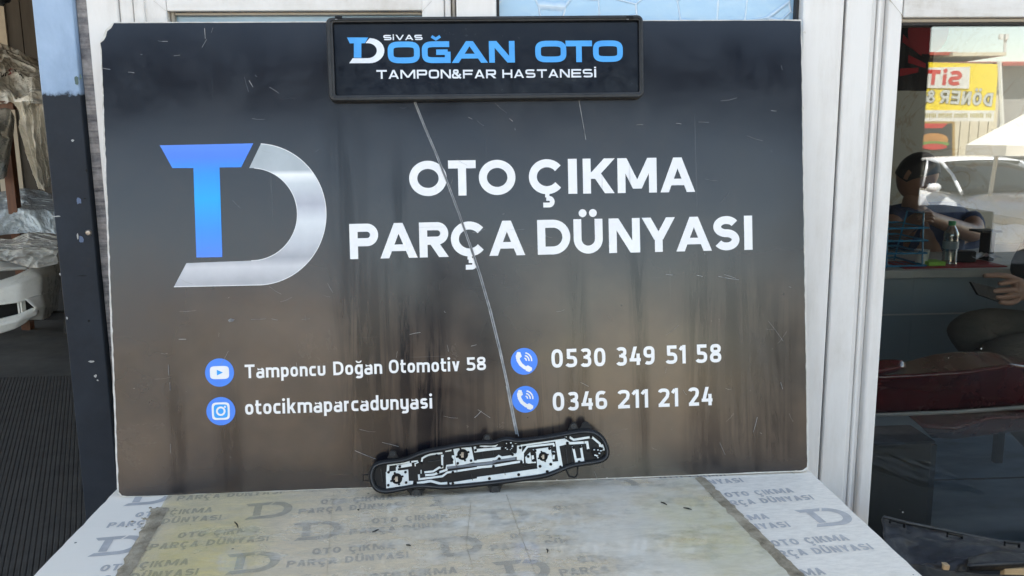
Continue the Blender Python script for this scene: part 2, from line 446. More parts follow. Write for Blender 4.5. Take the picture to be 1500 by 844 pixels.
def m_mat():
    m = NM('ribbed_rubber'); v = m.coord()
    f = m.noise(8, v, 8, 0.7)
    cell = m.noise(1.0, m.coord((40, 26, 1)), 2, 0.5)
    c = m.ramp(f, [(0.35, (0.05, 0.045, 0.04)), (0.6, (0.085, 0.077, 0.068)), (0.8, (0.075, 0.072, 0.068))])
    m.set(Base_Color=m.mix(m.math('MULTIPLY', m.ramp(cell, [(0.5, 0.0), (0.7, 1.0)]), 0.35), c, (0.06, 0.058, 0.055)), Roughness=0.75)
    m.bump(m.noise(120, v, 4), 0.4, 0.003)
    return m.m
M['mat'] = m_mat()
M['concrete'] = simple('garage_concrete', (0.12, 0.11, 0.095), (0.07, 0.066, 0.058), 0.7, scale=3, bump=0.2)
M['street'] = simple('dusty_yard', (0.50, 0.37, 0.25), (0.40, 0.30, 0.20), 0.85, scale=2.2, bump=0.5, bdist=0.01)
M['asphalt'] = simple('asphalt', (0.13, 0.12, 0.11), (0.09, 0.085, 0.08), 0.85, scale=2.2, bump=0.5, bdist=0.01)
M['pavers'] = simple('pavement_concrete', (0.24, 0.22, 0.20), (0.17, 0.16, 0.145), 0.85, scale=2.2, bump=0.4, bdist=0.01)
M['plaster'] = simple('beige_plaster', (0.52, 0.48, 0.40), (0.42, 0.38, 0.31), 0.85, scale=3, bump=0.2)
M['dark_wall'] = simple('garage_panel', (0.055, 0.047, 0.037), (0.035, 0.03, 0.024), 0.7, scale=2, stretch=(3, 1, 0.4))
M['canopy'] = simple('canopy_tin', (0.03, 0.03, 0.032), (0.02, 0.02, 0.022), 0.6, scale=3)
M['wood'] = simple('red_brown_wood', (0.16, 0.055, 0.022), (0.08, 0.028, 0.012), 0.5, scale=14, bump=0.3, stretch=(3, 3, 0.4))
M['bumper_white'] = simple('white_car_paint', (0.80, 0.80, 0.76), (0.72, 0.72, 0.68), 0.3, scale=3, coat=0.4)
M['silver_panel'] = simple('silver_car_paint', (0.42, 0.41, 0.37), (0.32, 0.32, 0.30), 0.28, metal=0.5, scale=3, coat=0.5)
M['carton'] = simple('carton', (0.50, 0.36, 0.20), (0.38, 0.27, 0.15), 0.8, scale=20, bump=0.2)
M['carton_dark'] = simple('dark_carton', (0.035, 0.028, 0.02), (0.02, 0.017, 0.014), 0.7, scale=8)
M['scrap'] = simple('scuffed_black_plastic', (0.009, 0.010, 0.012), (0.035, 0.037, 0.042), 0.4, scale=11, bump=0.3, bdist=0.004, var=0.16, spec=0.25)
M['maroon'] = simple('maroon_car_paint', (0.085, 0.009, 0.012), (0.05, 0.006, 0.008), 0.25, scale=3, coat=0.35)
M['moulding'] = simple('grey_moulding', (0.35, 0.33, 0.31), None, 0.4, scale=10)

def m_plastic_film(name, c, a=0.55):
    m = NM(name)
    v = m.coord((1, 1, 1)); f = m.noise(7, v, 6, 0.6, 1.2)
    m.set(Base_Color=m.ramp(f, [(0.3, tuple(x * 0.75 for x in c)), (0.7, c)]), Roughness=0.14)
    m.b.inputs['Specular IOR Level'].default_value = 0.9
    r_ = m.math('ABSOLUTE', m.math('SUBTRACT', m.noise(5, v, 5, 0.6, 0.8), 0.5)); r2_ = m.math('ABSOLUTE', m.math('SUBTRACT', m.noise(23, v, 4, 0.6, 0.5), 0.5))
    m.bump(m.math('ADD', m.ramp(r_, [(0, 1.0), (.12, 0)]), m.math('MULTIPLY', m.ramp(r2_, [(0, 1.0), (.12, 0)]), .15)), 0.35, 0.02)
    tr = m.n('ShaderNodeBsdfTransparent'); mx = m.n('ShaderNodeMixShader')
    mx.inputs[0].default_value = a
    m.l(tr.outputs[0], mx.inputs[1]); m.l(m.b.outputs[0], mx.inputs[2]); m.l(mx.outputs[0], m.out.inputs[0])
    return m.m
M['wrap'] = m_plastic_film('beige_dust_sheet', (0.92, 0.88, 0.79), 0.96)
M['wrap_clear'] = m_plastic_film('clear_plastic_wrap', (0.8, 0.8, 0.76), 0.7)
M['wrap_blue'] = m_plastic_film('bluish_plastic_wrap', (0.58, 0.66, 0.72), 0.9)

def m_glass(name, refl, tint=(0.9, 0.95, 0.95), rough=0.0, dirt=0.02):
    m = NM(name)
    g = m.n('ShaderNodeBsdfGlossy'); g.inputs['Roughness'].default_value = rough; g.inputs[0].default_value = rgb((0.97, 0.98, 1.0))
    tr = m.n('ShaderNodeBsdfTransparent'); tr.inputs[0].default_value = rgb(tint)
    mx = m.n('ShaderNodeMixShader')
    fr = m.n('ShaderNodeFresnel'); fr.inputs[0].default_value = 1.5
    m.l(m.math('ADD', fr.outputs[0], refl - 0.04, True), mx.inputs[0])
    m.l(tr.outputs[0], mx.inputs[1]); m.l(g.outputs[0], mx.inputs[2])
    d = m.n('ShaderNodeBsdfDiffuse'); d.inputs[0].default_value = rgb((0.6, 0.6, 0.58))
    m2 = m.n('ShaderNodeMixShader')
    vor = m.n('ShaderNodeTexVoronoi'); vor.inputs['Scale'].default_value = 16; m.l(m.coord(), vor.inputs[0])
    sel = m.n('ShaderNodeSeparateColor'); m.l(vor.outputs['Color'], sel.inputs[0])
    spot = m.math('MULTIPLY', m.math('LESS_THAN', vor.outputs['Distance'], 0.028), m.math('GREATER_THAN', sel.outputs[0], 0.7))
    smear = m.math('MULTIPLY', m.ramp(m.noise(3, m.coord((1, 1, 2.5)), 7, 0.7, 1.0), [(0.4, 0.2), (0.75, 1.0)]), dirt)
    m.l(m.math('ADD', smear, m.math('MULTIPLY', spot, 0.7), True), m2.inputs[0])
    m.l(mx.outputs[0], m2.inputs[1]); m.l(d.outputs[0], m2.inputs[2]); m.l(m2.outputs[0], m.out.inputs[0])
    m.t.nodes.remove(m.b)
    return m.m
M['glass'] = m_glass('window_glass', 0.09, (.95,.98,.98), 0, .006)
M['film'] = m_glass('mirror_film', 0.26, (0.35, 0.35, 0.38), 0.004, 0.015)

def m_hex():
    m = NM('hammered_glass'); v = m.coord((1, 1, 1))
    vor = m.n('ShaderNodeTexVoronoi', feature='DISTANCE_TO_EDGE'); vor.inputs['Scale'].default_value = 19; vor.inputs['Randomness'].default_value = 0.55
    m.l(m.coord((1, 0, 1.15)), vor.inputs[0])
    vor.inputs['Scale'].default_value = 15; e = m.ramp(m.math('ADD', vor.outputs['Distance'], m.math('MULTIPLY', m.math('SUBTRACT', m.noise(30, m.coord((1, 0, 1)), 3), .5), .05)), [(0.0, 1.0), (0.035, 0.0)])
    m.set(Base_Color=m.mix(m.math('MULTIPLY', e, 0.5), '94b9d6', 'f0f8fc'), Roughness=0.12)  # cell edges whitened in the colour for sky glints on the relief
    m.bump(m.math('ADD', e, m.math('MULTIPLY', m.noise(26, v, 3), .6)), 0.45, 0.003)
    m.b.inputs['Specular IOR Level'].default_value = 0.8
    return m.m
M['hex'] = m_hex()
M['frost'] = simple('frosted_glass', '7ea3bf', '9dc0d8', 0.2, scale=5, spec=0.8)

def m_marble():
    m = NM('veined_wall_tile'); v = m.coord()
    f = m.noise(1.3, m.coord((1, 1, 1), rot=(0, 0.7, 0)), 5, 0.6, 1.6)
    vein = m.ramp(f, [(0.48, 0.0), (0.5, 0.5), (0.52, 0.0)])
    m.set(Base_Color=m.mix(vein, (0.20, 0.20, 0.17), (0.13, 0.085, 0.03)), Roughness=0.25)
    return m.m
M['marble'] = m_marble()
M['desk_panel'] = simple('desk_panel', (0.22, 0.27, 0.30), (0.17, 0.21, 0.24), 0.4, scale=2)
M['desk_top'] = simple('desk_top', (0.45, 0.45, 0.42), None, 0.4, scale=5)
M['tile'] = simple('shop_floor', (0.30, 0.38, 0.47), (0.10, 0.13, 0.17), 0.55, scale=2.6, bump=0.2, stretch=(1, 2.2, 1))
M['skin'] = simple('skin', (0.27, 0.145, 0.095), (0.22, 0.115, 0.072), 0.5, scale=20)
M['hair'] = simple('black_hair', (0.012, 0.010, 0.009), None, 0.5, scale=60, bump=0.8, bdist=0.004)
M['navy'] = simple('navy_cloth', (0.018, 0.035, 0.10), (0.012, 0.024, 0.07), 0.85, scale=30, bump=0.4)
M['khaki'] = simple('brown_trousers', (0.14, 0.115, 0.085), (0.06, 0.05, 0.036), 0.85, scale=5, bump=0.9, bdist=0.03, stretch=(1, 1, 3))
M['darkcloth'] = simple('dark_cloth', (0.03, 0.034, 0.04), None, 0.85, scale=20, bump=0.4)
M['wire_blue'] = simple('blue_wire', (0.03, 0.20, 0.36), None, 0.4, scale=20)
M['red'] = simple('red_pad', (0.35, 0.015, 0.02), None, 0.5, scale=10)
M['green'] = simple('green_note', (0.30, 0.62, 0.08), None, 0.6, scale=10)
M['cup'] = simple('paper_cup', (0.66, 0.66, 0.60), None, 0.6, scale=20)
M['paper'] = simple('paper', (0.68, 0.70, 0.74), None, 0.7, scale=20)
M['bottle'] = m_glass('bottle_plastic', 0.18, (0.75, 0.85, 0.80), 0.05, 0.12)
M['cap'] = simple('green_cap', (0.05, 0.30, 0.12), None, 0.4, scale=20)
M['flag'] = simple('black_banner', (0.02, 0.018, 0.02), None, 0.8, scale=4)
M['flag_red'] = simple('red_print', (0.30, 0.012, 0.02), (0.2, 0.008, 0.012), 0.8, scale=4)
# across the street
M['siding'] = simple('cream_siding', (0.70, 0.62, 0.45), (0.62, 0.54, 0.39), 0.7, scale=2)
M['far_wall'] = simple('pale_far_wall', (0.40, 0.38, 0.34), (0.32, 0.30, 0.27), 0.8, scale=2)
M['tiles'] = simple('red_roof_sheet', (0.50, 0.10, 0.06), (0.38, 0.07, 0.045), 0.6, scale=4)
M['yellow'] = simple('yellow_vinyl', (0.80, 0.62, 0.02), (0.74, 0.56, 0.02), 0.5, scale=3)
M['sign_white'] = simple('sign_white', (0.75, 0.73, 0.66), None, 0.5, scale=3)
M['sign_red'] = simple('sign_red', (0.60, 0.05, 0.04), None, 0.5, scale=3)
M['sign_grey'] = simple('sign_letter', (0.55, 0.56, 0.50), (0.45, 0.46, 0.42), 0.5, scale=8)
M['sign_dark'] = simple('sign_dark', (0.10, 0.085, 0.04), None, 0.5, scale=8)
M['sign_olive'] = simple('sign_olive', (0.40, 0.34, 0.10), None, 0.5, scale=8)
M['bun'] = simple('bun_print', (0.60, 0.30, 0.08), (0.42, 0.18, 0.05), 0.5, scale=4)
M['salad'] = simple('salad_print', (0.18, 0.32, 0.06), None, 0.5, scale=10)
M['poster'] = simple('dark_poster', (0.05, 0.045, 0.04), None, 0.5, scale=3)
M['gold'] = simple('gold_frame', (0.45, 0.28, 0.08), None, 0.4, scale=8)
M['canvas'] = simple('cream_canvas', (0.80, 0.76, 0.66), (0.72, 0.68, 0.58), 0.8, scale=3)
M['shutter'] = simple('grey_shutter', (0.16, 0.16, 0.16), None, 0.5, scale=5)
M['car'] = simple('silver_white_paint', (0.82, 0.83, 0.84), (0.78, 0.79, 0.80), 0.25, scale=1, coat=1.0, var=0.05)
M['car_glass'] = simple('dark_car_glass', (0.012, 0.018, 0.022), None, 0.05, scale=1, spec=0.2, var=0.02)
M['chrome'] = simple('chrome', (0.7, 0.7, 0.7), None, 0.12, metal=1.0, scale=5, var=0.05)
M['lamp'] = simple('lamp_lens', (0.65, 0.60, 0.50), (0.35, 0.33, 0.30), 0.12, scale=30, coat=1.0)
M['tyre'] = simple('tyre', (0.02, 0.02, 0.02), None, 0.85, scale=20)
M['antenna'] = simple('antenna_white', (0.75, 0.74, 0.68), None, 0.5, scale=5)

# ---- stroke lettering -------------------------------------------------------
def arc(cx, cy, rx_, ry_, a0, a1, n=2.0, k=None):
    k = k or max(4, int(abs(a1 - a0) / 9))
    out = []
    for i in range(k + 1):
        a = math.radians(a0 + (a1 - a0) * i / k)
        c, s = math.cos(a), math.sin(a)
        out.append((cx + rx_ * math.copysign(abs(c) ** (2 / n), c), cy + ry_ * math.copysign(abs(s) ** (2 / n), s)))
    return out

def stroke(pts, wd, closed=False):
    """two offset sides of a polyline with mitred joins -> quads"""
    p = [pts[0]]
    for q in pts[1:]:
        if math.hypot(q[0] - p[-1][0], q[1] - p[-1][1]) > 1e-5: p.append(q)
    if closed and math.hypot(p[0][0] - p[-1][0], p[0][1] - p[-1][1]) < 1e-5: p.pop()
    n = len(p); L, Rr = [], []
    for i in range(n):
        a = p[i - 1] if (i or closed) else None
        b = p[(i + 1) % n] if (i < n - 1 or closed) else None
        def nr(u, v):
            d = math.hypot(v[0] - u[0], v[1] - u[1]); return (-(v[1] - u[1]) / d, (v[0] - u[0]) / d)
        if a is None: m = nr(p[i], b); k = 1
        elif b is None: m = nr(a, p[i]); k = 1
        else:
            n1, n2 = nr(a, p[i]), nr(p[i], b)
            mx, my = n1[0] + n2[0], n1[1] + n2[1]; d = math.hypot(mx, my) or 1e-6
            m = (mx / d, my / d); k = 1 / max(0.5, m[0] * n1[0] + m[1] * n1[1])
        h = wd / 2 * k
        L.append((p[i][0] + m[0] * h, p[i][1] + m[1] * h)); Rr.append((p[i][0] - m[0] * h, p[i][1] - m[1] * h))
    q = []
    for i in range(n if closed else n - 1):
        j = (i + 1) % n
        q.append([L[i], Rr[i], Rr[j], L[j]])
    return q

def glyph(ch, W, w, n=2.0, xh=0.74):
    """-> list of polygons for the glyph in a box W wide and 1 high; w = stroke, n = roundness of bowls"""
    h = w / 2; P = []
    S = lambda pts, cl=False, ww=None: P.extend(stroke(pts, ww or w, cl))
    def D(x0, y0, x1, y1, ww=None):      # diagonal with level ends, x = centre
        L = math.hypot(x1 - x0, y1 - y0); hw = (ww or w) / 2 * L / abs(y1 - y0)
        P.append([(x0 - hw, y0), (x0 + hw, y0), (x1 + hw, y1), (x1 - hw, y1)])
    def B(x0, y0, x1, y1): P.append([(x0, y0), (x1, y0), (x1, y1), (x0, y1)])
    O = lambda cx, cy, rx_, ry_, a0=0, a1=360: arc(cx, cy, rx_, ry_, a0, a1, n)
    base = {'Ç': 'C', 'Ğ': 'G', 'İ': 'I', 'Ü': 'U', 'Ö': 'O', 'ğ': 'g'}.get(ch, ch)
    if base == 'O' or base == '0': S(O(W / 2, .5, W / 2 - h, .5 - h), True)
    elif base == 'C': S(O(W / 2, .5, W / 2 - h, .5 - h, 38, 322))
    elif base == 'G': S(O(W / 2, .5, W / 2 - h, .5 - h, 42, 318) + [(W - h, .5)] if n < 3 else [(W * .96, 1 - h)] + O(W / 2, .5, W / 2 - h, .5 - h, 90, 270) + [(W - h, h), (W - h, .52)]); B(W * .5, .52 - w * .55, W - h, .52 + w * .4)
    elif base == 'Q': pass
    elif base == 'I': B(0, 0, W, 1)
    elif base == 'T': B(0, 1 - w, W, 1); B(W / 2 - h, 0, W / 2 + h, 1 - w)
    elif base == 'L': B(0, 0, w, 1); B(w, 0, W, w)
    elif base == 'F': B(0, 0, w, 1); B(w, 1 - w, W, 1); B(w, .5 - h, W * .92, .5 + h)
    elif base == 'E': B(0, 0, w, 1); B(w, 1 - w, W, 1); B(w, .5 - h, W * .94, .5 + h); B(w, 0, W, w)
    elif base == 'H': B(0, 0, w, 1); B(W - w, 0, W, 1); B(w, .5 - h, W - w, .5 + h)
    elif base == 'K':
        B(0, 0, w, 1); D(w * 1.0, .42, W - w * .62, 1); D(W - w * .62, 0, w * 1.55, .62)
    elif base == 'M':
        B(0, 0, w, 1); B(W - w, 0, W, 1); D(W / 2, .12, w * .62, 1); D(W / 2, .12, W - w * .62, 1)
    elif base == 'N': B(0, 0, w, 1); B(W - w, 0, W, 1); D(W - w * .66, 0, w * .66, 1)
    elif base == 'A':
        hw = w / 2 * 1.08; D(hw, 0, W / 2, 1); D(W - hw, 0, W / 2, 1); B(W * .24, .2, W * .76, .2 + w * .82)
    elif base == 'V': hw = w / 2 * 1.08; D(W / 2, 0, hw, 1); D(W / 2, 0, W - hw, 1)
    elif base == 'Y': hw = w / 2 * 1.15; D(W / 2, .36, hw, 1); D(W / 2, .36, W - hw, 1); B(W / 2 - h, 0, W / 2 + h, .42)
    elif base == 'U': S([(h, 1), (h, W / 2 if n < 3 else .4)] + O(W / 2, min(.5, W / 2), W / 2 - h, min(.5, W / 2) - h, 180, 360) + [(W - h, 1)])
    elif base == 'D':
        B(0, 0, w, 1); r = min(.5, W - w) - h
        S([(w, 1 - h), (W - h - r, 1 - h)] + O(W - h - r, .5, r, .5 - h, 90, -90) + [(w, h)])
    elif base in 'PR':
        B(0, 0, w, 1); t, b = 1 - h, .36 + h; r = (t - b) / 2
        S([(w, t), (W - h - r, t)] + O(W - h - r, (t + b) / 2, r, r, 90, -90) + [(w, b)])
        if base == 'R': D(W - w * .6, 0, W * .5, .42)
    elif base == 'S':
        ry = (.5 - h) / 2; S(O(W / 2, .5 + ry, W / 2 - h, ry, 28, 270) + O(W / 2, h + ry, W / 2 - h, ry, 90, -152)[1:])
    elif base == '&':
        S(O(W * .42, .74, W * .2, .26 - h)[:], True); S([(W * .27, .64), (W - h * .6, 0.02)]); S(O(W * .40, .28, W * .40 - h, .28 - h, 110, 325) + [(W - h, .50)])
    elif base == '1': B(W - w, 0, W, 1); S([(W - w, .93), (0.0, .74)], ww=w * .9)
    elif base == '2': S(O(W / 2, .71, W / 2 - h, .29 - h, 160, 0) + [(W - h * 1.4, .55), (w * .62, h)]); B(w * .2, 0, W, w)
    elif base == '3':
        S(O(W / 2, .735, W / 2 - h * 1.2, .265 - h, 150, -90)); S(O(W / 2, .27 + h * .25, W / 2 - h, .27 - h * .6, 90, -150)); B(W * .32, .5 - h * .6, W * .55, .5 + h)
    elif base == '4': B(0, .2, W, .2 + w * .95); B(W * .62, 0, W * .62 + w, .62); D(h * 1.1, .2, W * .52, 1)
    elif base == '5': B(w * .35, 1 - w, W * .95, 1); B(w * .35, .5, w * 1.35, 1 - w); S([(w * .5, .56 - h * .2)] + O(W * .45, .31, W * .55 - h, .31 - h, 80, -150))
    elif base == '6': S(O(W / 2, .31, W / 2 - h, .31 - h), True); S([(h, .3), (h, .58)] + O(W / 2 + h * .2, .6, W / 2 - h * .8, .4 - h, 180, 52)[1:])
    elif base == '9': S(O(W / 2, .69, W / 2 - h, .31 - h), True); S([(W - h, .7), (W - h, .42)] + O(W / 2 - h * .2, .4, W / 2 - h * .8, .4 - h, 0, -128)[1:])
    elif base == '8': S(O(W / 2, .745, W / 2 - h * 1.25, .255 - h), True); S(O(W / 2, .275, W / 2 - h, .275 - h), True)
    elif base == 'a': r = W * .42; S([(h, xh - h * 1.1), (W - h - .12, xh - h)] + arc(W - h - .13, xh - h - .13, .13, .13, 90, 0) + [(W - h, 0)]); S(O(W / 2 - h * .1, .21 + h * .1, W / 2 - h * .9, .22 - h * .6), True)
    elif base == 'o': S(O(W / 2, xh / 2, W / 2 - h, xh / 2 - h), True)
    elif base == 'c': S([(W * .97, xh - h)] + O(W / 2, xh / 2, W / 2 - h, xh / 2 - h, 90, 270) + [(W * .97, h)])
    elif base == 'd': S(O(W / 2, xh / 2, W / 2 - h, xh / 2 - h), True); B(W - w, 0, W, 1.06)
    elif base == 'g': S(O(W / 2, xh / 2, W / 2 - h, xh / 2 - h), True); S([(W - h, xh), (W - h, -.08)] + O(W / 2, -.08, W / 2 - h, .2 - h, 0, -150)[1:])
    elif base == 'p': S(O(W / 2, xh / 2, W / 2 - h, xh / 2 - h), True); B(0, -.27, w, xh)
    elif base == 'u': S([(h, xh), (h, .3)] + O(W / 2, .28, W / 2 - h, .28 - h, 180, 360) + [(W - h, xh)])
    elif base == 'y': S([(h, xh), (h, .3)] + O(W / 2, .28, W / 2 - h, .28 - h, 180, 360)[:-1] + [(W - h, .3)]); S([(W - h, xh), (W - h, -.08)] + O(W / 2, -.08, W / 2 - h, .2 - h, 0, -140)[1:])
    elif base == 'n': B(0, 0, w, xh); S([(h, xh - .27)] + O(W / 2, xh - .27, W / 2 - h, .27 - h, 180, 0) + [(W - h, 0)])
    elif base == 'm':
        B(0, 0, w, xh); r = (W - w) / 4
        for k in (0, 1): S(O(h + r + 2 * r * k, xh - .25, r, .25 - h, 180, 0) + [(h + 2 * r + 2 * r * k, 0)])
    elif base == 'r': B(0, 0, w, xh); S([(h, xh - .28)] + O(W, xh - .28, W - h, .28 - h, 180, 95))
    elif base == 's':
        ry = (xh / 2 - h) / 2; S(O(W / 2, xh / 2 + ry, W / 2 - h, ry, 25, 270) + O(W / 2, h + ry, W / 2 - h, ry, 90, -155)[1:])
    elif base == 't': S([(W * .34, .98), (W * .34, .25)] + arc(W * .34 + .13, .24, .13, .24 - h, 180, 270) + [(W, h)]); B(0, xh - w * .85, W, xh)
    elif base == 'k': B(0, 0, w, 1.06); D(w * 1.05, .28, W - w * .6, xh); D(W - w * .6, 0, w * 1.5, .45)
    elif base == 'v': D(W / 2, 0, w * .55, xh); D(W / 2, 0, W - w * .55, xh)
    elif base == 'i': B(0, 0, w, xh); P.append(arc(h, xh + .22, h * 1.15, h * 1.15, 0, 351, 2, 14))
    if ch == 'Ç':
        c = W / 2; S([(c, .02), (c, -.1), (c + .13, -.13)] and [(c, .02), (c, -.09)], ww=w * .55)
        S([(c - .03, -.12)] + arc(c + .05, -.215, .09, .095, 90, -90) + [(c - .12, -.31)], ww=w * .6)
    if ch in 'ÜÖ':
        for dx in (-.15, .15): P.append(arc(W / 2 + dx, 1.17, .115, .115, 0, 345, 2, 20))
    if ch in 'Ğğ':
        t = (1.1 if ch == 'Ğ' else xh + .15); P.extend(stroke([(W / 2 - .2, t + .13), (W / 2, t), (W / 2 + .2, t + .13)] if n > 3.5 else arc(W / 2, t + .12, .17, .12, 180, 360), w * .5))
    if ch == 'İ': B(0, 1.09, W, 1.09 + w * .85)
    return P

WID = {'I': 0, 'İ': 0, 'i': 0, '1': .3, 'm': .86, 't': .36, 'r': .33, 'M': 1.12, ' ': .42, 'c': .44, 's': .46, 'v': .5, 'k': .52}
def put_text(mb, pl, s, p0, p1, top, w=.2, n=2.0, wide=1.0, gap=.14, z=.0006, xh=.74, lowW=.5, slots=None, mi=0):
    """lettering on plane pl: baseline from photo pixel p0 to p1, cap height given by pixel top"""
    a, b = Vector(pl.uv(*p0)), Vector(pl.uv(*p1)); t = Vector(pl.uv(*top))
    ux = (b - a).normalized(); uy = Vector((-ux.y, ux.x)); H = (t - a).dot(uy)
    L = (b - a).length
    if slots is None:
        ws = []
        for ch in s:
            if ch in 'Iİi': W = w
            elif ch in WID: W = WID[ch] * (wide if ch.isupper() or ch == ' ' else 1)
            elif ch.islower(): W = lowW
            else: W = .78 * wide
            ws.append(W)
        tot = sum(ws) + gap * (len(s) - 1)
        k = L / H / tot; x = 0; slots = []
        for ch, W in zip(s, ws): slots.append((ch, x * k, (x + W) * k)); x += W + gap
    else:
        slots = [(ch, (Vector(pl.uv(x0, p0[1])) - a).dot(ux) / H, (Vector(pl.uv(x1, p0[1])) - a).dot(ux) / H) for ch, x0, x1 in slots]
    cnt = 0
    for ch, x0, x1 in slots:
        if ch == ' ': continue
        for q in glyph(ch, x1 - x0, w, n, xh):
            mb.poly([tuple(a + ux * ((x0 + u) * H) + uy * (v * H)) for u, v in q], z + (cnt % 40) * 4e-6, mi); cnt += 1

def px_poly(mb, pl, pts, z, mi=0): mb.poly([pl.uv(*p) for p in pts], z, mi)

# ------------------------------------------------------------------ the ground
YW = 1.545      # face of the shop front
x_post = at(108.5, 0, YW).x
tag(MB().box(-400, 400, -400, 400, -0.5, -0.2).build('street_ground', M['street']), kind='structure')
tag(MB().box(-40, 40, -5.0, YW - 0.02, -0.199, 0.0).build('pavement', M['pavers'], bevel=.01), kind='structure')
tag(MB().box(-300, 300, -17.5, -7.5, -0.198, -0.192).build('road', M['asphalt']), kind='structure')
tag(MB().box(-9, x_post + .01, YW - 0.02, 10.6, -0.3, 0.0).build('garage_floor', M['concrete']), kind='structure')
tag(MB().box(x_post + .011, 6, YW + .06, 6.6, -0.3, 0.0).build('shop_floor', M['tile']), kind='structure')

# ------------------------------------------------------------------ shop front
TOPZ = 4.3
def wx(px): return at(px, 0, YW).x
x_open, x_post, x_strip = wx(50), wx(108.5), wx(125)
post = empty('steel_post', 'steel door post painted pale blue above and dark navy below, left of the big board', 'post', (0, 0, 0))
MB().box(x_open, x_post, YW - .01, YW + .10, 0, 3.1).build('post_face', M['post'], post, bevel=.003)
b = MB(); c0 = at(129, 341, YW - .013); b.lathe([(.0, .004), (.004, .0035), (.006, 0)], seg=10)
b.build('screw_head', M['steel_bare'], post, M=T(c0.x, YW - .0105, c0.z) @ Matrix.Rotation(PI / 2, 4, 'X'))
fl_ = MB()
for cx_, cy_, w_, h_, mi_ in ((115, 294, 5, 6, 0), (124, 291, 3, 1.2, 1), (119, 351, 4, 7, 0), (114, 346, 1.6, 5, 2), (106, 206, 3, 2, 2), (134, 530, 5, 2, 2), (140, 551, 2.4, 3, 2), (143, 557, 1.8, 2, 2), (120, 404, 9, .8, 1), (84, 317, 7, 1, 2), (88, 402, 1.2, 2, 2), (98, 466, 1.6, 2.2, 2), (112, 118, 4, 6, 3), (118, 112, 2, 4, 3), (127, 250, 2, 3, 1), (130, 470, 2, 2, 1)):
    c_ = at(cx_, cy_, YW - .0112); k_ = 1.56 / 1250
    pts_ = [(c_.x + w_ * k_ * math.cos(a) * rnd.uniform(.5, 1.1), c_.z + h_ * k_ * math.sin(a) * rnd.uniform(.5, 1.1)) for a in np.linspace(0, 5.6, 9)]
    fl_.add([(x, YW - .0112 - .00002 * mi_, z) for x, z in pts_] + [(c_.x, YW - .0114, c_.z)], [(i, (i + 1) % 9, 9) for i in range(9)], mi_)
fl_.build('paint_chips', [simple('chip_blue', (0.10, 0.15, 0.26)), M['black_deep'], simple('chip_white', (0.42, 0.43, 0.43)), simple('chip_green', (0.07, 0.13, 0.12))], post)['kind'] = 'stuff'
strip = tag(MB().box(x_post + .0015, x_strip + .012, YW + .004, YW + .09, 0, 3.1).build('wood_strip', M['strip']), 'narrow grey weathered wood strip between navy post and white frame', 'wood strip')

ff = empty('shopfront_frame', 'white plastic window and door frames of the shop behind the black board', 'window frame')
def vbar(x0, x1, y0, y1, z0=0, z1=TOPZ - 1.1, m='pvc', name='frame_post', bv=.003):
    return MB().box(x0, x1, y0, y1, z0, z1).build(name, M[m], ff, bevel=bv)
def hbar(x0, x1, y0, y1, z0, z1, m='pvc_h', name='frame_rail', bv=.002):
    return MB().box(x0, x1, y0, y1, z0, z1).build(name, M[m], ff, bevel=bv)
# left bay
vbar(x_strip, wx(171), YW, YW + .07)
vbar(wx(171) + .0005, wx(192), YW + .006, YW + .07)
vbar(wx(192.8), wx(209), YW + .004, YW + .06)
vbar(wx(194), wx(240), YW + .010, YW + .06, name='sash_stile')
vbar(wx(240) + .0005, wx(247), YW + .024, YW + .06, m='pvc_shade', name='glazing_bead')
z15 = at(300, 15, YW).z; z20 = at(300, 20, YW).z
zt_r = at(620, 14, YW).z
hbar(wx(240), wx(618), YW + .0105, YW + .06, z15, TOPZ - 1.1)
hbar(wx(247), wx(617), YW + .024, YW + .06, z20, z15 - .0005, m='pvc_shade', name='glazing_bead')
vbar(wx(617), wx(650), YW + .010, YW + .06, name='sash_stile')
vbar(wx(650) + .0005, wx(660), YW + .014, YW + .07)
vbar(wx(661), wx(667), YW + .022, YW + .07, m='pvc_shade')
vbar(wx(668), wx(727), YW, YW + .07)
vbar(wx(727) + .0005, wx(732), YW + .02, YW + .07, m='seal', name='rubber_seal', bv=0)
MB().box(wx(246), wx(618), YW + .036, YW + .042, .3, z20 + .01).build('window_pane', M['frost'], ff)
MB().box(wx(731), wx(1175), YW + .034, YW + .042, .3, TOPZ - 1.1).build('window_pane', M['hex'], ff)['label'] = 'pale blue hammered glass with raised cell pattern'
vbar(wx(1173), wx(1177), YW + .02, YW + .07, m='seal', name='rubber_seal', bv=0)
# right of the board
vbar(wx(1177) + .0005, wx(1238), YW, YW + .07, bv=.004)
vbar(wx(1238) + .0004, wx(1241), YW + .012, YW + .07, m='seal', name='rubber_seal', bv=0)
vbar(wx(1241) + .0004, wx(1280), YW, YW + .07, bv=.004)
vbar(wx(1280) + .0005, wx(1290), YW + .012, YW + .07)
vbar(wx(1290) + .0005, wx(1296), YW + .007, YW + .07)
vbar(wx(1296) + .0005, wx(1304), YW + .016, YW + .07)
xg0 = wx(1327.5)
vbar(wx(1304) + .0005, xg0 - .0015, YW + .003, YW + .06, name='sash_stile', bv=.006)
z28 = at(1400, 25, YW).z; z33 = at(1400, 31, YW).z
XR = 3.2
hbar(xg0 - .001, XR, YW + .0035, YW + .06, z28, TOPZ - 1.1)
hbar(xg0, XR, YW + .017, YW + .06, z33, z28 - .0005, m='pvc_shade', name='glazing_bead')
hbar(xg0, XR, YW + .018, YW + .06, z33 - .004, z33 - .0005, m='seal', name='rubber_seal', bv=0)
hbar(xg0 - .001, XR, YW + .0035, YW + .06, 0.0, .10)
b = MB()
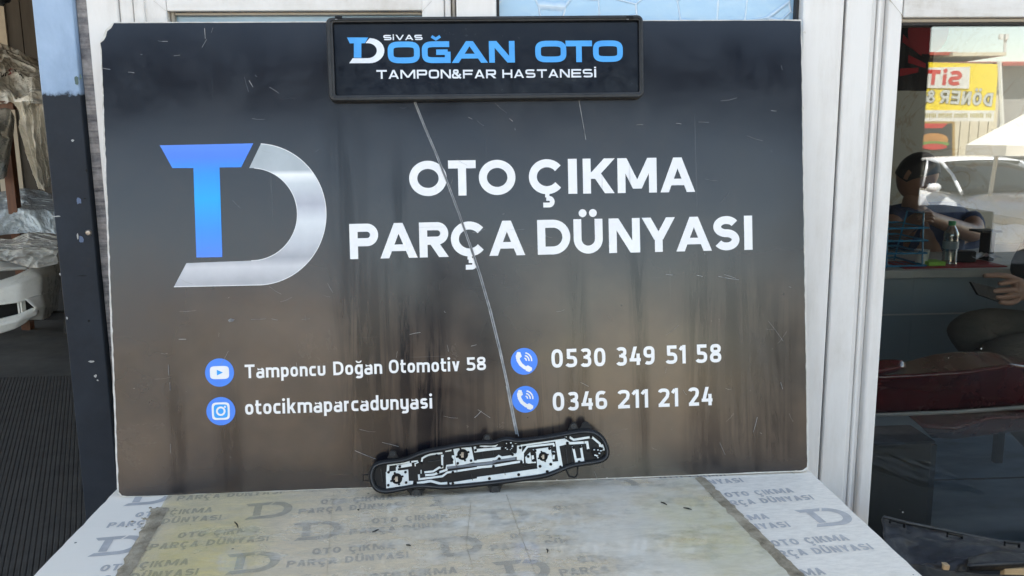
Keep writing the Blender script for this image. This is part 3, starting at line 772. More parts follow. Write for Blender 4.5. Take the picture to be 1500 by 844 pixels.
for (xa_, ya_, xb_, yb_) in ((222, 0, 240, 15), (632, 0, 617.5, 16), (1305, 0, 1326, 26)):
    a_, c_ = at(xa_, ya_, YW), at(xb_, yb_, YW)
    yy = YW + (.0100 if xa_ < 700 else .0026)
    b.add([(a_.x - .0004, yy, a_.z), (a_.x + .0004, yy, a_.z), (c_.x + .0004, yy, c_.z), (c_.x - .0004, yy, c_.z), (a_.x - .0004, yy + .003, a_.z), (a_.x + .0004, yy + .003, a_.z), (c_.x + .0004, yy + .003, c_.z), (c_.x - .0004, yy + .003, c_.z)], [(0, 1, 2, 3), (0, 4, 5, 1), (3, 2, 6, 7), (1, 5, 6, 2), (0, 3, 7, 4)])
b.build('mitre_joints', M['pvc_shade'], ff)['kind'] = 'stuff'
YG = YW + .03
win = empty('shop_window', 'large clear shop window right of the board, reflecting a yellow sign and a parked car', 'window', (2.2, YG, .1))
iw = win.matrix_world.inverted() if False else Matrix.Translation((-2.2, -YG, -.1))
MB().box(xg0 - .004, XR, YG, YG + .006, .095, z33 - .002).build('window_pane', M['glass'], win, M=iw)
# building shell above and around
sh = empty('shop_building', 'plastered shop building that carries the window frames and the added canopy', 'building', (0, YW, 0))
ish = T(0, -YW, 0)
MB().box(-9.0, 6.2, YW, YW + .2, TOPZ - 1.1, TOPZ).build('wall', M['plaster'], sh, M=ish)
MB().box(-9.0, 6.2, YW + .001, YW + .2, TOPZ + .202, 7.4).build('sun_block_wall', M['plaster'], sh, M=ish)  # unseen wall added to keep the sun out of the canopy gap
MB().box(XR, 6.2, YW, YW + .2, 0, TOPZ - 1.1 - .002).build('wall', M['plaster'], sh, M=ish)
MB().box(-9.2, 6.4, YW + .002, 11.0, TOPZ, TOPZ + .2).build('roof', M['canopy'], sh, M=ish)
b = MB()  # unseen canopy slab: darkens the board's reflection, its gap lets skylight onto the table
for k in range(60):
    x = -8 + k * .24; b.box(x, x + .05, -1.65, -.70, 2.70, 2.735)
b.box(-8, 6.4, -1.65, -.70, 2.736, 2.76)
cano = empty('shade_canopy', 'unseen dark ribbed canopy slab on pillars, shaped to darken the gloss of the board', 'canopy', (0, -1, 2.7))
b.build('roof_sheet', M['canopy'], cano, M=T(0, 1, -2.7))
for x in (-7.8, -4.0, 3.6, 6.2):
    MB().box(x - .05, x + .05, -1.6, -1.5, -2.7 + 2.7, 2.699).build('pole', M['canopy'], cano, M=T(0, 1, -2.7))
for x in (-7.9, -3.9, 3.5, 6.2):
    MB().box(x - .03, x + .03, -.699, YW - .003, 2.70, 2.76).build('wall_arm', M['canopy'], cano, M=T(0, 1, -2.7))
gw = tag(MB().box(-9, x_post - .031, 10.4, 10.6, 0, TOPZ).box(-9.2, -9.001, 9.6, 10.6, 0, TOPZ).box(x_post - .03, x_post + .01, YW + .12, 10.6, 0, TOPZ).build('garage_wall', M['dark_wall']), 'dark brown panelled back wall of the garage', 'wall')  # left side of the garage mostly left open to let skylight in
sw = tag(MB().box(x_post + .012, 6.2, 6.4, 6.6, 0, TOPZ).box(6.0, 6.2, YW + .2, 2.2, 0, TOPZ).build('shop_back_wall', M['marble']), 'pale veined wall inside the shop behind the seated man', 'wall')  # right side of the shop left open so skylight brightens the inside

# ------------------------------------------------------------------ table
ZT = 1.0535
tb = empty('display_table', 'white laminated table with faint grey watermark lettering under the black board', 'table', (0, 1.1, 0))
it = T(0, -1.1, 0)
TL_, BL_, TR_, BR_ = (-.618, 1.436), (-.606, .62), (.603, 1.436), (.617, .62)
rag = lambda a, b, n, s: [(a[0] + (b[0] - a[0]) * i / n + rnd.uniform(-s, s) * (0 < i < n), a[1] + (b[1] - a[1]) * i / n + rnd.uniform(-s, s) * .3 * (0 < i < n)) for i in range(n)]
out = rag(BL_, BR_, 8, .0006) + rag(BR_, TR_, 40, .0009) + rag(TR_, TL_, 8, .0) + rag(TL_, BL_, 46, .0009)
MB().prism(out, ZT - .018, ZT, 0, 1).build('tabletop', [M['table'], M['table_core']], tb, M=it)
for sx_ in (-.56, .56):
    for yy in (.66, 1.40):
        MB().box(sx_ - .022, sx_ + .022, yy - .02, yy + .02, 0, ZT - .0185).build('leg', M['frame_plastic'], tb, M=it, bevel=.002)
PT = Plane((0, 0, ZT), (1, 0, 0), (0, 1, 0))
# printed pattern
us = Vector((.9954, .0957)); vs = Vector((-.0957, .9954))
class Flat:
    """plane given by own coordinates, for lettering"""
    def __init__(s): pass
    def uv(s, x, y): return (x, y)
FL = Flat()
def td_logo(mb, o, ex, ey, z, mi0=0, mi1=0, rxs=1.0):
    """o = centre; ex, ey = vectors of one unit; drawn on a 945 x 844 tracing grid"""
    g = lambda x, y: tuple(o + ex * ((x - 460) / 820 * rxs) + ey * ((420 - y) / 820))
    mb.poly([g(*p) for p in [(48, 78), (510, 68), (450, 186), (343, 187), (357, 630), (229, 632), (214, 190), (110, 190)]], z, mi0)
    outer = [(530 + 340 * math.sin(math.radians(a)), 419 - 349 * math.cos(math.radians(a))) for a in np.linspace(2.9, 180, 34)]
    inner = [(500 + 228 * math.sin(math.radians(a)), 419 - 229 * math.cos(math.radians(a))) for a in np.linspace(180, -2.5, 34)]
    P_ = [g(*p) for p in outer + [(118, 777), (180, 660)] + [(530, 648)] + inner]
    mb.poly(P_, z, mi1)
for row in range(-4, 3):
    for kk in range(-3, 5):
        u = -.2065 + (.085 if row % 2 else 0) + kk * .2928; v = 1.353 + row * .0878
        c = us * u + vs * v
        def clipok(p): return -.60 < p[0] < .60 and .64 < p[1] < 1.43
        ctr = Vector((c.x, c.y))
        if clipok(ctr + Vector((-.035, 0))) and clipok(ctr + Vector((.035, .03))):
            b = MB(); td_logo(b, ctr, us * .078, vs * .072, ZT + .0004, rxs=1.0)
            b.build('printed_logo', M['table_ink'], tb, M=it)
        for s, du, dv, Lw in (('OTO ÇIKMA', .083, .008, .120), ('PARÇA DÜNYASI', .050, -.024, .172)):
            a0 = ctr + us * du + vs * dv; a1 = a0 + us * Lw
            if clipok(a0) and clipok(a1):
                b = MB(); put_text(b, FL, s, tuple(a0), tuple(a1), tuple(a0 + vs * .019), w=.2, z=ZT + .0004)
                b.build('printed_lettering', M['table_ink'], tb, M=it)
# plastic sheet laid over the middle, with its brown glue lines
def xl(y): return -.517 + (1.381 - y) * .105
def xr(y): return .398 + (1.398 - y) * .122
sheet = empty('plastic_sheet', 'yellowed clear plastic sheet lying over the middle of the white table', 'plastic sheet', (0, 1.1, ZT))
ist = T(0, -1.1, -ZT)
P_ = []
for j in range(41):
    y = .64 + (1.405 - .64) * j / 40
    P_.append([(xl(y) + (xr(y) - xl(y)) * i / 60, y, ZT + .0018 + .0006 * noise.noise((i * .35, j * .3, 2))) for i in range(61)])
MB().grid(P_).build('sheet', M['sheet'], sheet, M=ist, smooth=True)
def glue(name, fx, y0, y1, w0, w1, m, s=.003):
    L, Rr = [], []
    n = 90
    for i in range(n + 1):
        y = y0 + (y1 - y0) * i / n; k = i / n
        ww = w0 + (w1 - w0) * k
        L.append((fx(y) - ww + .004 * noise.noise((y * 60, 3, 1)) * (ww / .012), y)); Rr.append((fx(y) + ww * .5 + s * 1.6 * noise.noise((y * 90, 7, 4)), y))
    P_ = [[(l[0] + (r[0] - l[0]) * t, l[1], ZT + .0018 + .0022 * math.sin(PI * t) * (.7 + .6 * noise.noise((l[1] * 120, t * 5, 0)))) for t in (0, .2, .4, .6, .8, 1)] for l, r in zip(L, Rr)]
    MB().grid(P_).build(name, m, sheet, M=ist, smooth=True)
glue('glue_line', lambda y: xl(y) + .006, .64, 1.345, .010, .016, M['glue'])
glue('glue_line', lambda y: xr(y) + .004, .64, 1.402, .013, .013, M['glue'])
b = MB()
for k in range(26):     # crumbs of dried glue by the left line
    y = rnd.uniform(1.27, 1.35); x = xl(y) + rnd.gauss(-.008, .012); r = rnd.uniform(.001, .005)
    b.lathe([(r, 0), (r * .8, r * .35), (0, r * .5)], (x, y, ZT + .0005), 6)
b.build('glue_crumbs', M['glue'], sheet, M=ist)['kind'] = 'stuff'
b = MB()
for px_, py_, dx, dy in ((344, 768, 5, 8), (968, 739, 9, 4), (1001, 747, 12, 3), (546, 783, 9, -4), (595, 802, 7, 1), (524, 750, 2, 1), (801, 808, 1, 5)):
    p, q = atz(px_, py_, ZT), atz(px_ + dx, py_ + dy, ZT)
    b.tube([(p.x, p.y, ZT + .004), ((p.x + q.x) / 2 + .001, (p.y + q.y) / 2, ZT + .0044), (q.x, q.y, ZT + .004)], [.0008, .0013, .0006], 5)
b.build('dark_marks', M['black_deep'], sheet, M=ist)['kind'] = 'stuff'
b = MB()
for pts in ([(1 * 587, 715), (486, 844)],):
    pass
for pts in ([(489, 722), (484, 780), (479, 844)], [(742, 727), (757, 770), (785, 844)], [(690, 738), (683, 800), (693, 835)]):
    b.tube([(atz(x, y, ZT).x, atz(x, y, ZT).y, ZT + .0022) for x, y in pts], .0003, 4)
b.build('crease', M['glue'], sheet, M=ist)['kind'] = 'stuff'

# ------------------------------------------------------------------ the big board
bn = Vector((-0.01423296, 0.98906296, -0.14680559))
BA = Vector((0.9998888, 0.01473213, 0.00231343)); BU = Vector((-0.00445088, 0.14675634, 0.98916266))
BLc = Vector((-0.60454108, 1.39476448, 1.0552))
PB = Plane(BLc, BA, BU)          # n = ex x ey points to the street
board = empty('advertising_board', 'large scratched black advertising board with white lettering leaning on the shop front', 'sign', M=PB.m)
def rl(a, b, n, s):
    return [(a[0] + (b[0] - a[0]) * i / n + rnd.uniform(-s, s) * (0 < i), a[1] + (b[1] - a[1]) * i / n + rnd.uniform(-s, s) * (0 < i)) for i in range(n)]
def uvp(*p): return [PB.uv(*q) for q in p]
chip_core = uvp((146, 60), (150, 54), (154, 44), (160, 38), (166, 33))
chip_print = uvp((147, 63), (152, 59), (155, 54), (157, 46), (163, 41), (167, 34))
bl = uvp((170, 700), (172, 724)); brn = uvp((1184, 689), (1174, 29), (172, 727), (178, 730))
core = chip_core + rl(uvp((170, 32.5))[0], uvp((1174, 28.6))[0], 40, .0002) + rl(uvp((1174.3, 28.6))[0], uvp((1184.5, 684))[0], 60, .0004) + uvp((1184, 687), (1178, 690.5)) + rl(uvp((1176, 691))[0], uvp((200, 728.5))[0], 30, .0003) + uvp((184, 728.3), (177, 727), (173, 722.5)) + rl(uvp((171, 715))[0], uvp((146, 64))[0], 60, .0005)
MB().prism(core, -.0105, -.0006).build('board_core', M['white_core'], board)
prn = chip_print + rl(uvp((172, 34))[0], uvp((1171.8, 30))[0], 40, .0002) + uvp((1172.8, 31)) + rl(uvp((1173, 36))[0], uvp((1182.5, 680))[0], 80, .0005) + uvp((1182, 684), (1176, 688.5)) + rl(uvp((1172, 689.4))[0], uvp((205, 726.8))[0], 60, .0004) + uvp((186, 727), (178.5, 725.8), (174, 720.5)) + rl(uvp((173.8, 712))[0], uvp((148.5, 66))[0], 90, .0006)
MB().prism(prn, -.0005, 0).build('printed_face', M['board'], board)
Z1 = .0005
b = MB()
put_text(b, PB, None, (600, 287.8), (1018, 281.2), (600.3, 236), w=.229, z=Z1, slots=[('O', 600, 655), ('T', 657.4, 697.7), ('O', 702, 755.6), ('Ç', 775.2, 828), ('I', 832.7, 845.7), ('K', 854.3, 900.5), ('M', 905, 962.3), ('A', 967.5, 1018.3)])
b.build('printed_lettering', M['white_ink'], board)['label'] = 'big white lettering OTO ÇIKMA'
b = MB()
put_text(b, PB, None, (513, 379.8), (1102, 365.9), (513.8, 328.2), w=.229, z=Z1, slots=[('P', 513, 555), ('A', 557.5, 612), ('R', 615, 657.6), ('Ç', 661.2, 715), ('A', 717, 769.5), ('D', 788, 836), ('Ü', 841, 883.5), ('N', 892.5, 938), ('Y', 941, 989.5), ('A', 991, 1043), ('S', 1045.5, 1083.5), ('I', 1090.5, 1102.5)])
b.build('printed_lettering', M['white_ink'], board)['label'] = 'big white lettering PARÇA DÜNYASI'
for s, a0, a1, tp in (('Tamponcu', (359, 554.2), (477, 550.2), (359, 534.3)), ('Doğan', (488.5, 549.8), (560, 547.5), (488.5, 529.8)), ('Otomotiv', (570, 547), (673.5, 543.6), (570, 527.3)), ('58', (683.5, 543.3), (712, 542), (683.5, 523.7)),
                      ('otocikmaparcadunyasi', (359.4, 607.6), (633.7, 598.3), (359.4, 586.5))):
    b = MB(); put_text(b, PB, s, a0, a1, tp, w=.178, n=2.7, z=Z1, gap=.11, wide=.82)
    b.build('printed_lettering', M['white_ink'], board)['label'] = 'small white lettering ' + s
for grp in ([('0530', 808, 887), ('349', 902, 959), ('51', 975.5, 1004.5), ('58', 1019.5, 1056.5)], [('0346', 809.9, 889.5), ('211', 904.5, 949.5), ('21', 963.8, 993.5), ('24', 1008.2, 1043.6)]):
    first = grp[0][0] == '0530'
    ln = (lambda x: 538.9 + (x - 808) * -.0334) if first else (lambda x: 602 + (x - 810) * -.0364)
    b = MB()
    for s, x0, x1 in grp:
        put_text(b, PB, s, (x0, ln(x0)), (x1, ln(x1)), (x0, ln(x0) - 27), w=.182, n=2.7, z=Z1, gap=.15, wide=.78)
    b.build('printed_lettering', M['white_ink'], board)['label'] = 'white phone number ' + ' '.join(g[0] for g in grp)
# logo
b = MB(); g = lambda x, y: PB.uv(220 + x / 3.375, 190 + y / 3.375)
b.poly([g(*p) for p in [(48, 78), (510, 68), (450, 186), (343, 187), (357, 630), (229, 632), (214, 190), (110, 190)]], Z1)
b.build('printed_logo', M['blue_fade'], board)['label'] = 'blue letter T of the logo'
outer = [(530 + 340 * math.sin(math.radians(a)), 419 - 349 * math.cos(math.radians(a))) for a in np.linspace(2.9, 180, 60)]
inner = [(500 + 228 * math.sin(math.radians(a)), 419 - 229 * math.cos(math.radians(a))) for a in np.linspace(180, -2.5, 60)]
b = MB(); b.poly([g(*p) for p in outer + [(118, 777), (180, 660)] + inner], Z1)
b.build('printed_logo', M['silver_print'], board)['label'] = 'silver letter D of the logo'
b = MB()
for ed in (outer + [(118, 777)], inner[::-1][2:]):
    for q in stroke([g(*p) for p in ed], .0012): b.poly(q, Z1 + .0002)
b.build('printed_logo', M['white_ink'], board)['label'] = 'bright outline of the silver D'
# icons
def disc(mb, c, r, z, mi=0, k=40): mb.poly([(c[0] + r * math.cos(2 * PI * i / k), c[1] + r * math.sin(2 * PI * i / k)) for i in range(k)], z, mi)
SC = .8 / 695      # metres on the board per photo pixel, near enough
def icon(cx, cy, r, kind):
    c = Vector(PB.uv(cx, cy)); r *= SC
    b = MB(); disc(b, c, r, Z1, 0)
    P2 = lambda pts: [(c.x + r * x, c.y + r * y) for x, y in pts]
    z = Z1 + .0002
    if kind == 'play':
        b.poly(P2(arc(0, 0, .66, .46, 0, 351, 4.5, 40)), z, 1); b.poly(P2([(-.18, -.2), (.24, 0), (-.18, .2)]), z + .0002, 2)
    elif kind == 'camera':
        b.poly(P2(arc(0, 0, .62, .62, 0, 351, 5, 40)), z, 1); b.poly(P2(arc(0, 0, .48, .48, 0, 351, 5, 40)), z + .0001, 2)
        disc(b, c, r * .33, z + .0002, 1); disc(b, c, r * .2, z + .0003, 2); disc(b, c + Vector((.3, .3)) * r, r * .07, z + .0002, 1)
    else:
        ctl = [(-.42, .62), (-.52, .25), (-.36, -.15), (-.05, -.48), (.25, -.66), (.5, -.62)]
        for q in stroke(P2([(-.46, .42), (-.44, .1), (-.26, -.22), (.02, -.46), (.34, -.58)]), r * .26): b.poly(q, z, 1)
        b.poly(P2([(-.62, .42), (-.5, .72), (-.28, .7), (-.17, .36), (-.36, .22), (-.6, .2)]), z + .00003, 1)
        b.poly(P2([(.1, -.38), (.28, -.3), (.58, -.5), (.56, -.68), (.36, -.8), (.1, -.7)]), z + .00006, 1)
        for k, rr in enumerate((.18, .38, .58)):
            for q in stroke(P2(arc(-.02, .06, rr, rr, 78, -6)), r * .1): b.poly(q, z, 1)
    b.build('printed_icon', [M['blue_ink'], M['white_ink'], M['cyan_ink']], board)['label'] = {'play': 'blue round video icon with a play button', 'camera': 'blue round camera icon', 'tel': 'blue round telephone icon'}[kind]
icon(321.7, 545.8, 21, 'play'); icon(323.6, 602.3, 21, 'camera'); icon(767.8, 529.4, 20.3, 'tel'); icon(769.6, 585, 20.3, 'tel')
# scratches
b = MB()
def scr(pts, wpx, z=.0012):
    P_ = [PB.uv(*p) for p in pts]
    for q in stroke(P_, wpx * SC): b.poly(q, z)
main = [(607, 148), (622, 186), (640, 228), (657, 272), (672, 312), (686, 352), (702, 400), (717, 452), (731, 510), (743, 565), (752, 612), (757, 636)]
scr([(x - 1.2, y) for x, y in main[:9]], 1.0); scr([(x - .6, y) for x, y in main[8:]], 1.5); scr([(x + 1.2, y) for x, y in main], .8); scr([(x + 2.6, y + 3) for x, y in main[5:]], 1.0); scr([(x - 1.6, y) for x, y in main[9:]], 1.1)
b.build('long_scratch', simple('scratch_white', (0.42, 0.43, 0.44), (0.16, 0.17, 0.18), 0.6, scale=60), board)
b = MB()
scr([(x, y) for x, y in main[:8]], 3.4, .0008); scr([(x + .8, y) for x, y in main[7:]], 4.2, .0008)
b.build('scratch_bed', simple('scratch_bed', (0.11, 0.12, 0.135), (0.04, 0.043, 0.05), 0.5, scale=90), board)
b = MB()
scr([(848, 148), (853, 176), (858, 205)], .9)
scr([(262, 497), (273, 497)], 1); b.poly(uvp((334, 469), (338, 466.5), (344, 468), (342, 471), (336, 472)), .0012)
for (x, y, dx, dy) in ((232, 60, 6, 1), (238, 61, 8, 0), (255, 82, 9, -1), (206, 80, 3, 0), (310, 48, 2, -7), (300, 42, 1, 15), (296, 70, 7, -12), (368, 468, 22, -1), (398, 467, 9, 2), (442, 468, 12, -1), (447, 462, 1, 8), (247, 534, .5, 16), (249, 560, .5, 12), (250, 650, .5, 14), (1052, 405, 30, 5), (1060, 402, 18, 6), (1020, 403, 9, 2), (990, 181, 8, 1), (1023, 179, 15, .5), (932, 183, 10, 0), (686, 172, 6, 3), (1129, 162, 8, 1), (746, 174, 5, 4), (1155, 420, 4, 1), (975, 402, 10, 1), (1054, 648, 8, 18), (1109, 611, -6, 22), (520, 660, 30, 12), (560, 648, 24, 6), (700, 600, 18, 12), (870, 690, 6, 14), (655, 505, 2, 10), (690, 507, 8, -2), (600, 490, 16, -3), (705, 602, -10, 10), (850, 560, 12, 6), (395, 128, 14, 9), (365, 118, 6, 10), (480, 415, 8, 14), (1125, 470, 22, 30), (1143, 560, 3, 10), (188, 106, 9, 1), (150, 100, 12, 2)):
    scr([(x, y), (x + dx * .5 + rnd.uniform(-.4, .4), y + dy * .5 + rnd.uniform(-.4, .4)), (x + dx, y + dy)], rnd.uniform(.35, .9))
for k in range(60):
    x, y = rnd.uniform(180, 1165), rnd.uniform(60, 690); a = rnd.gauss(.2, .9); L = rnd.uniform(2, 26) ** 1.0
    scr([(x, y), (x + L * .5 * math.cos(a), y + L * .5 * math.sin(a) + 1), (x + L * math.cos(a), y + L * math.sin(a))], rnd.uniform(.15, .34), .0009)
b.build('scratches', simple('scratch_grey', (0.36, 0.36, 0.36), (0.08, 0.085, 0.09), 0.6, scale=50), board)['kind'] = 'stuff'
b = MB()
for i in range(70):      # white nicks along the edges
    t = rnd.random()
    e = rnd.choice(((148, 70, 173, 715), (200, 728, 1170, 690), (1174, 40, 1183, 680)))
    x, y = e[0] + (e[2] - e[0]) * t, e[1] + (e[3] - e[1]) * t; s_ = rnd.uniform(.5, 1.6)
    b.poly(uvp(*[(x + s_ * math.cos(a) * rnd.uniform(.6, 1.2), y + s_ * math.sin(a) * rnd.uniform(.6, 1.5)) for a in np.linspace(0, 5.4, 6)]), .0007)
for x, y in ((487, 721), (531, 719), (1178, 48)):
    b.poly(uvp(*[(x + 3 * math.cos(a) * rnd.uniform(.6, 1.2), y + 2.2 * math.sin(a) * rnd.uniform(.6, 1.3)) for a in np.linspace(0, 5.5, 8)]), .0009)
b.build('edge_nicks', M['white_core'], board)['kind'] = 'stuff'

# ------------------------------------------------------------------ plate sign hooked over the board
PS = Plane(Vector(PB.o) + PB.n * .004, BA, BU)
fr_m = Matrix(PB.m)
plate = empty('licence_plate_sign', 'black plate frame with blue and white lettering on the top edge of the board', 'sign', M=PB.m)
PF = lambda pts: [PB.uv(460 + x / 3, y / 3, .018) for x, y in pts]
def rrect(tl, tr, br, bl_, r, k=5):
    c = [Vector(p) for p in (tl, tr, br, bl_)]; o = []
    for i in range(4):
        p, a, d = c[i], c[i - 1], c[(i + 1) % 4]
        u, v = (a - p).normalized() * r, (d - p).normalized() * r
        for j in range(k + 1):
            t = j / k * PI / 2; o.append(tuple(p + u * (1 - math.sin(t)) + v * (1 - math.cos(t))))
    return o
fo = rrect(*PF([(50, 75), (1447, 64), (1451, 428), (65, 445)]), .010)
fi = rrect(*PF([(79, 96), (1430, 86), (1433, 404), (92, 419)]), .004)
nn = len(fo)
b = MB()
levels = [(fo, .001), (fo, .014), (None, .018), (fi, .018), (fi, .009)]
def lerp(A, B, t): return [(a[0] + (b_[0] - a[0]) * t, a[1] + (b_[1] - a[1]) * t) for a, b_ in zip(A, B)]
rings = [(fo, .001), (fo, .0145), (lerp(fo, fi, .18), .018), (lerp(fo, fi, .6), .0182), (lerp(fo, fi, .72), .0165), (fi, .016), (fi, .006)]
for P_, z in rings: b.v += [(p[0], p[1], z) for p in P_]
for i in range(len(rings) - 1):
    for k in range(nn): b.f.append((i * nn + k, i * nn + (k + 1) % nn, (i + 1) * nn + (k + 1) % nn, (i + 1) * nn + k)); b.mi.append(0)
b.build('plate_frame', M['frame_plastic'], plate)
face = MB(); face.prism(lerp(fi, fo, -.02), .0015, .0085)
face.build('plate_face', M['plate_face'], plate)
lip = MB()
for P_, z in ((lerp(fi, fo, -.05), .0095), (lerp(fi, fo, -.16), .0098), (lerp(fi, fo, -.22), .0087)): lip.v += [(p[0], p[1], z) for p in P_]
for i in range(2):
    for k in range(nn): lip.f.append((i * nn + k, i * nn + (k + 1) % nn, (i + 1) * nn + (k + 1) % nn, (i + 1) * nn + k)); lip.mi.append(0)
lip.build('plate_lip', M['plate_face'], plate)
class Off:
    def __init__(s, off): s.off = off
    def uv(s, px, py): return PB.uv(px, py, s.off)
PO = Off(.0092); PX = lambda x, y: (460 + x / 3, y / 3)
ZP = .0092
def plate_text(s, x0, y0, x1, y1, h, **kw):
    b = MB(); put_text(b, PO, s, PX(x0, y0), PX(x1, y1), PX(x0, y0 - h), z=ZP, **kw); return b
for lab_, sl_ in (('OĞAN', (('O', 325, 466), ('Ğ', 475, 601), ('A', 607, 763), ('N', 770, 883))), ('OTO', (('O', 973, 1110), ('T', 1107, 1223), ('O', 1227, 1358)))):
    b = MB(); put_text(b, PO, None, PX(325, 279), PX(1357, 272), PX(325, 183), w=.265, n=3.8, z=ZP, slots=[(c, 460 + a / 3, 460 + e / 3) for c, a, e in sl_])
    b.build('printed_lettering', M['plate_blue'], plate)['label'] = 'blue lettering ' + lab_
for s, x0, x1, y0, h in (('TAMPON', 275, 602, 347, 39), ('&', 606, 648, 345.5, 40), ('FAR', 655, 800, 345, 38), ('HASTANESİ', 828, 1240, 343, 37)):
    b = MB(); put_text(b, PO, s, PX(x0, y0), PX(x1, y0 - (x1 - x0) * .007), PX(x0, y0 - h), w=.20, n=4, z=ZP, wide=1.3, gap=.16)
    b.build('printed_lettering', M['plate_white'], plate)['label'] = 'white lettering ' + s
b = MB(); put_text(b, PO, 'SiVAS', PX(305, 177), PX(477, 176), PX(305, 154), w=.24, n=4, z=ZP, wide=1.4, gap=.16)
b.build('printed_lettering', M['plate_white'], plate)['label'] = 'small white lettering SİVAS'
b = MB(); pp = lambda pts: [PO.uv(*PX(*p)) for p in pts]
b.poly(pp([(145, 165), (238, 165), (224, 190), (208, 191), (208, 254), (175, 254), (175, 191), (157, 191)]), ZP)
b.build('printed_logo', M['plate_blue'], plate)
b = MB()
b.poly(pp([(244, 168)] + [(244 + 65 * math.sin(a), 223 - 55 * math.cos(a)) for a in np.linspace(.1, PI, 16)] + [(155, 278), (170, 256)] + [(236 + 40 * math.sin(a), 223 - 33 * math.cos(a)) for a in np.linspace(PI, .0, 14)] + [(226, 190)]), ZP)
b.build('printed_logo', M['plate_white'], plate)
for x in (108, 1388):
    c = Vector(PB.uv(460 + x / 3, 79 / 3, .018))
    MB().box(c.x - .006, c.x + .006, c.y - .002, c.y + .003, .0183, .0188).build('slot', M['black_deep'], plate)
    MB().box(c.x - .006, c.x - .002, c.y - .003, c.y - .0022, .0183, .0192).build('slot_edge', M['steel_bare'], plate)

# ------------------------------------------------------------------ tail light bulb holder
lb = PB.uv(640, 727)
foot = atz(575, 723, ZT)
lu = (BU + PB.n * -.05).normalized()
PLt = Plane(Vector((foot.x, 1.372 + .0147 * foot.x + .004, ZT + .001)), BA, lu)
light = empty('bulb_holder_board', 'black rear lamp bulb carrier with pale metal conductor tracks leaning on the board', 'car part', M=PLt.m)
S6 = lambda pts: [PLt.uv(520 + x / 3.75, 600 + y / 3.75, .018) for x, y in pts]
ol = [(80, 330), (95, 302), (130, 283), (200, 274), (270, 266), (330, 240), (390, 218), (500, 200), (560, 186), (640, 180), (700, 170), (760, 174), (800, 156), (840, 150), (885, 162), (960, 155), (1080, 138), (1180, 118), (1260, 106), (1320, 112), (1370, 145), (1398, 200), (1405, 245), (1388, 283), (1340, 303), (1240, 316), (1190, 325), (1130, 350), (1060, 378), (980, 392), (800, 415), (600, 437), (480, 446), (400, 437), (330, 438), (250, 455), (180, 468), (130, 465), (95, 440), (76, 400), (72, 360)]
def chaikin(p, it=2):
    for _ in range(it):
        q = []
        for i in range(len(p)):
            a, c = p[i], p[(i + 1) % len(p)]
            q += [(a[0] * .75 + c[0] * .25, a[1] * .75 + c[1] * .25), (a[0] * .25 + c[0] * .75, a[1] * .25 + c[1] * .75)]
        p = q
    return p
ol = chaikin(S6(ol))
def inset(p, d):
    n = len(p); o = []
    for i in range(n):
        a, c = Vector(p[i - 2]), Vector(p[(i + 2) % n]); t = (c - a).normalized()
        o.append((p[i][0] + t.y * d, p[i][1] - t.x * d))
    return o
aa = sum(ol[i][0] * ol[(i + 1) % len(ol)][1] - ol[(i + 1) % len(ol)][0] * ol[i][1] for i in range(len(ol)))
sgn = 1 if aa < 0 else -1
ins = lambda d: inset(ol, d * sgn)
b = MB(); nn = len(ol)
rings = [(ins(.006), .001), (ins(.001), .006), (ol, .013), (ins(.001), .0175), (ins(.0022), .018), (ins(.0032), .0165), (ins(.0062), .0165), (ins(.0072), .0178), (ins(.0082), .0175), (ins(.0088), .011)]
for P_, z in rings: b.v += [(p[0], p[1], z) for p in P_]
for i in range(len(rings) - 1):
    for k in range(nn): b.f.append((i * nn + k, i * nn + (k + 1) % nn, (i + 1) * nn + (k + 1) % nn, (i + 1) * nn + k)); b.mi.append(0)
b.poly(ins(.0085), .0115); b.poly(ins(.006), .0012)
b.build('tray', M['black_plastic'], light, smooth=False)
b = MB(); rg = [(ins(.0030), .0164), (ins(.0034), .0186), (ins(.0047), .0192), (ins(.0060), .0186), (ins(.0064), .0164)]
for P_, z in rg: b.v += [(p[0], p[1], z) for p in P_]
for i in range(len(rg) - 1):
    for k in range(nn): b.f.append((i * nn + k, i * nn + (k + 1) % nn, (i + 1) * nn + (k + 1) % nn, (i + 1) * nn + k)); b.mi.append(0)
b.build('gasket', M['gasket'], light, smooth=True)
ZC = .0135
A_ = lambda x, y: PLt.uv(540 + x / 8.333, 640 + y / 8.333, ZC); B_ = lambda x, y: PLt.uv(700 + x / 7.5, 610 + y / 7.5, ZC)
kA, kB = 1.39 / 1250 / 8.333, 1.39 / 1250 / 7.5
strokesA = [([(500, 306), (400, 318), (240, 342), (232, 440)], 30), ([(345, 368), (525, 338)], 40), ([(345, 368), (345, 440)], 24), ([(520, 306), (600, 296)], 20), ([(645, 325), (655, 262), (700, 236), (760, 214), (900, 198)], 22),
            ([(915, 232), (896, 232), (900, 372), (860, 376), (790, 422), (680, 434)], 24), ([(690, 470), (800, 460), (860, 434), (950, 404), (958, 356), (1048, 342), (1036, 240), (1015, 240)], 26), ([(612, 460), (617, 518), (900, 482), (960, 436), (1080, 418), (1510, 352)], 24),
            ([(590, 566), (760, 540), (880, 574), (960, 566)], 30), ([(1290, 306), (1510, 284)], 26), ([(1290, 78), (1303, 176), (1510, 148)], 30), ([(1322, 66), (1345, 104), (1420, 116), (1510, 106)], 24), ([(1000, 110), (1000, 165), (935, 176)], 22), ([(940, 130), (985, 118)], 18), ([(640, 405), (640, 450)], 12), ([(610, 310), (565, 330), (570, 360)], 12)]
polysA = [[(210, 432), (300, 420), (482, 400), (490, 540), (545, 540), (540, 578), (480, 590), (216, 630)], [(1030, 132), (1244, 75), (1292, 312), (1072, 358)], [(985, 562), (1510, 478), (1510, 558), (1000, 614)]]
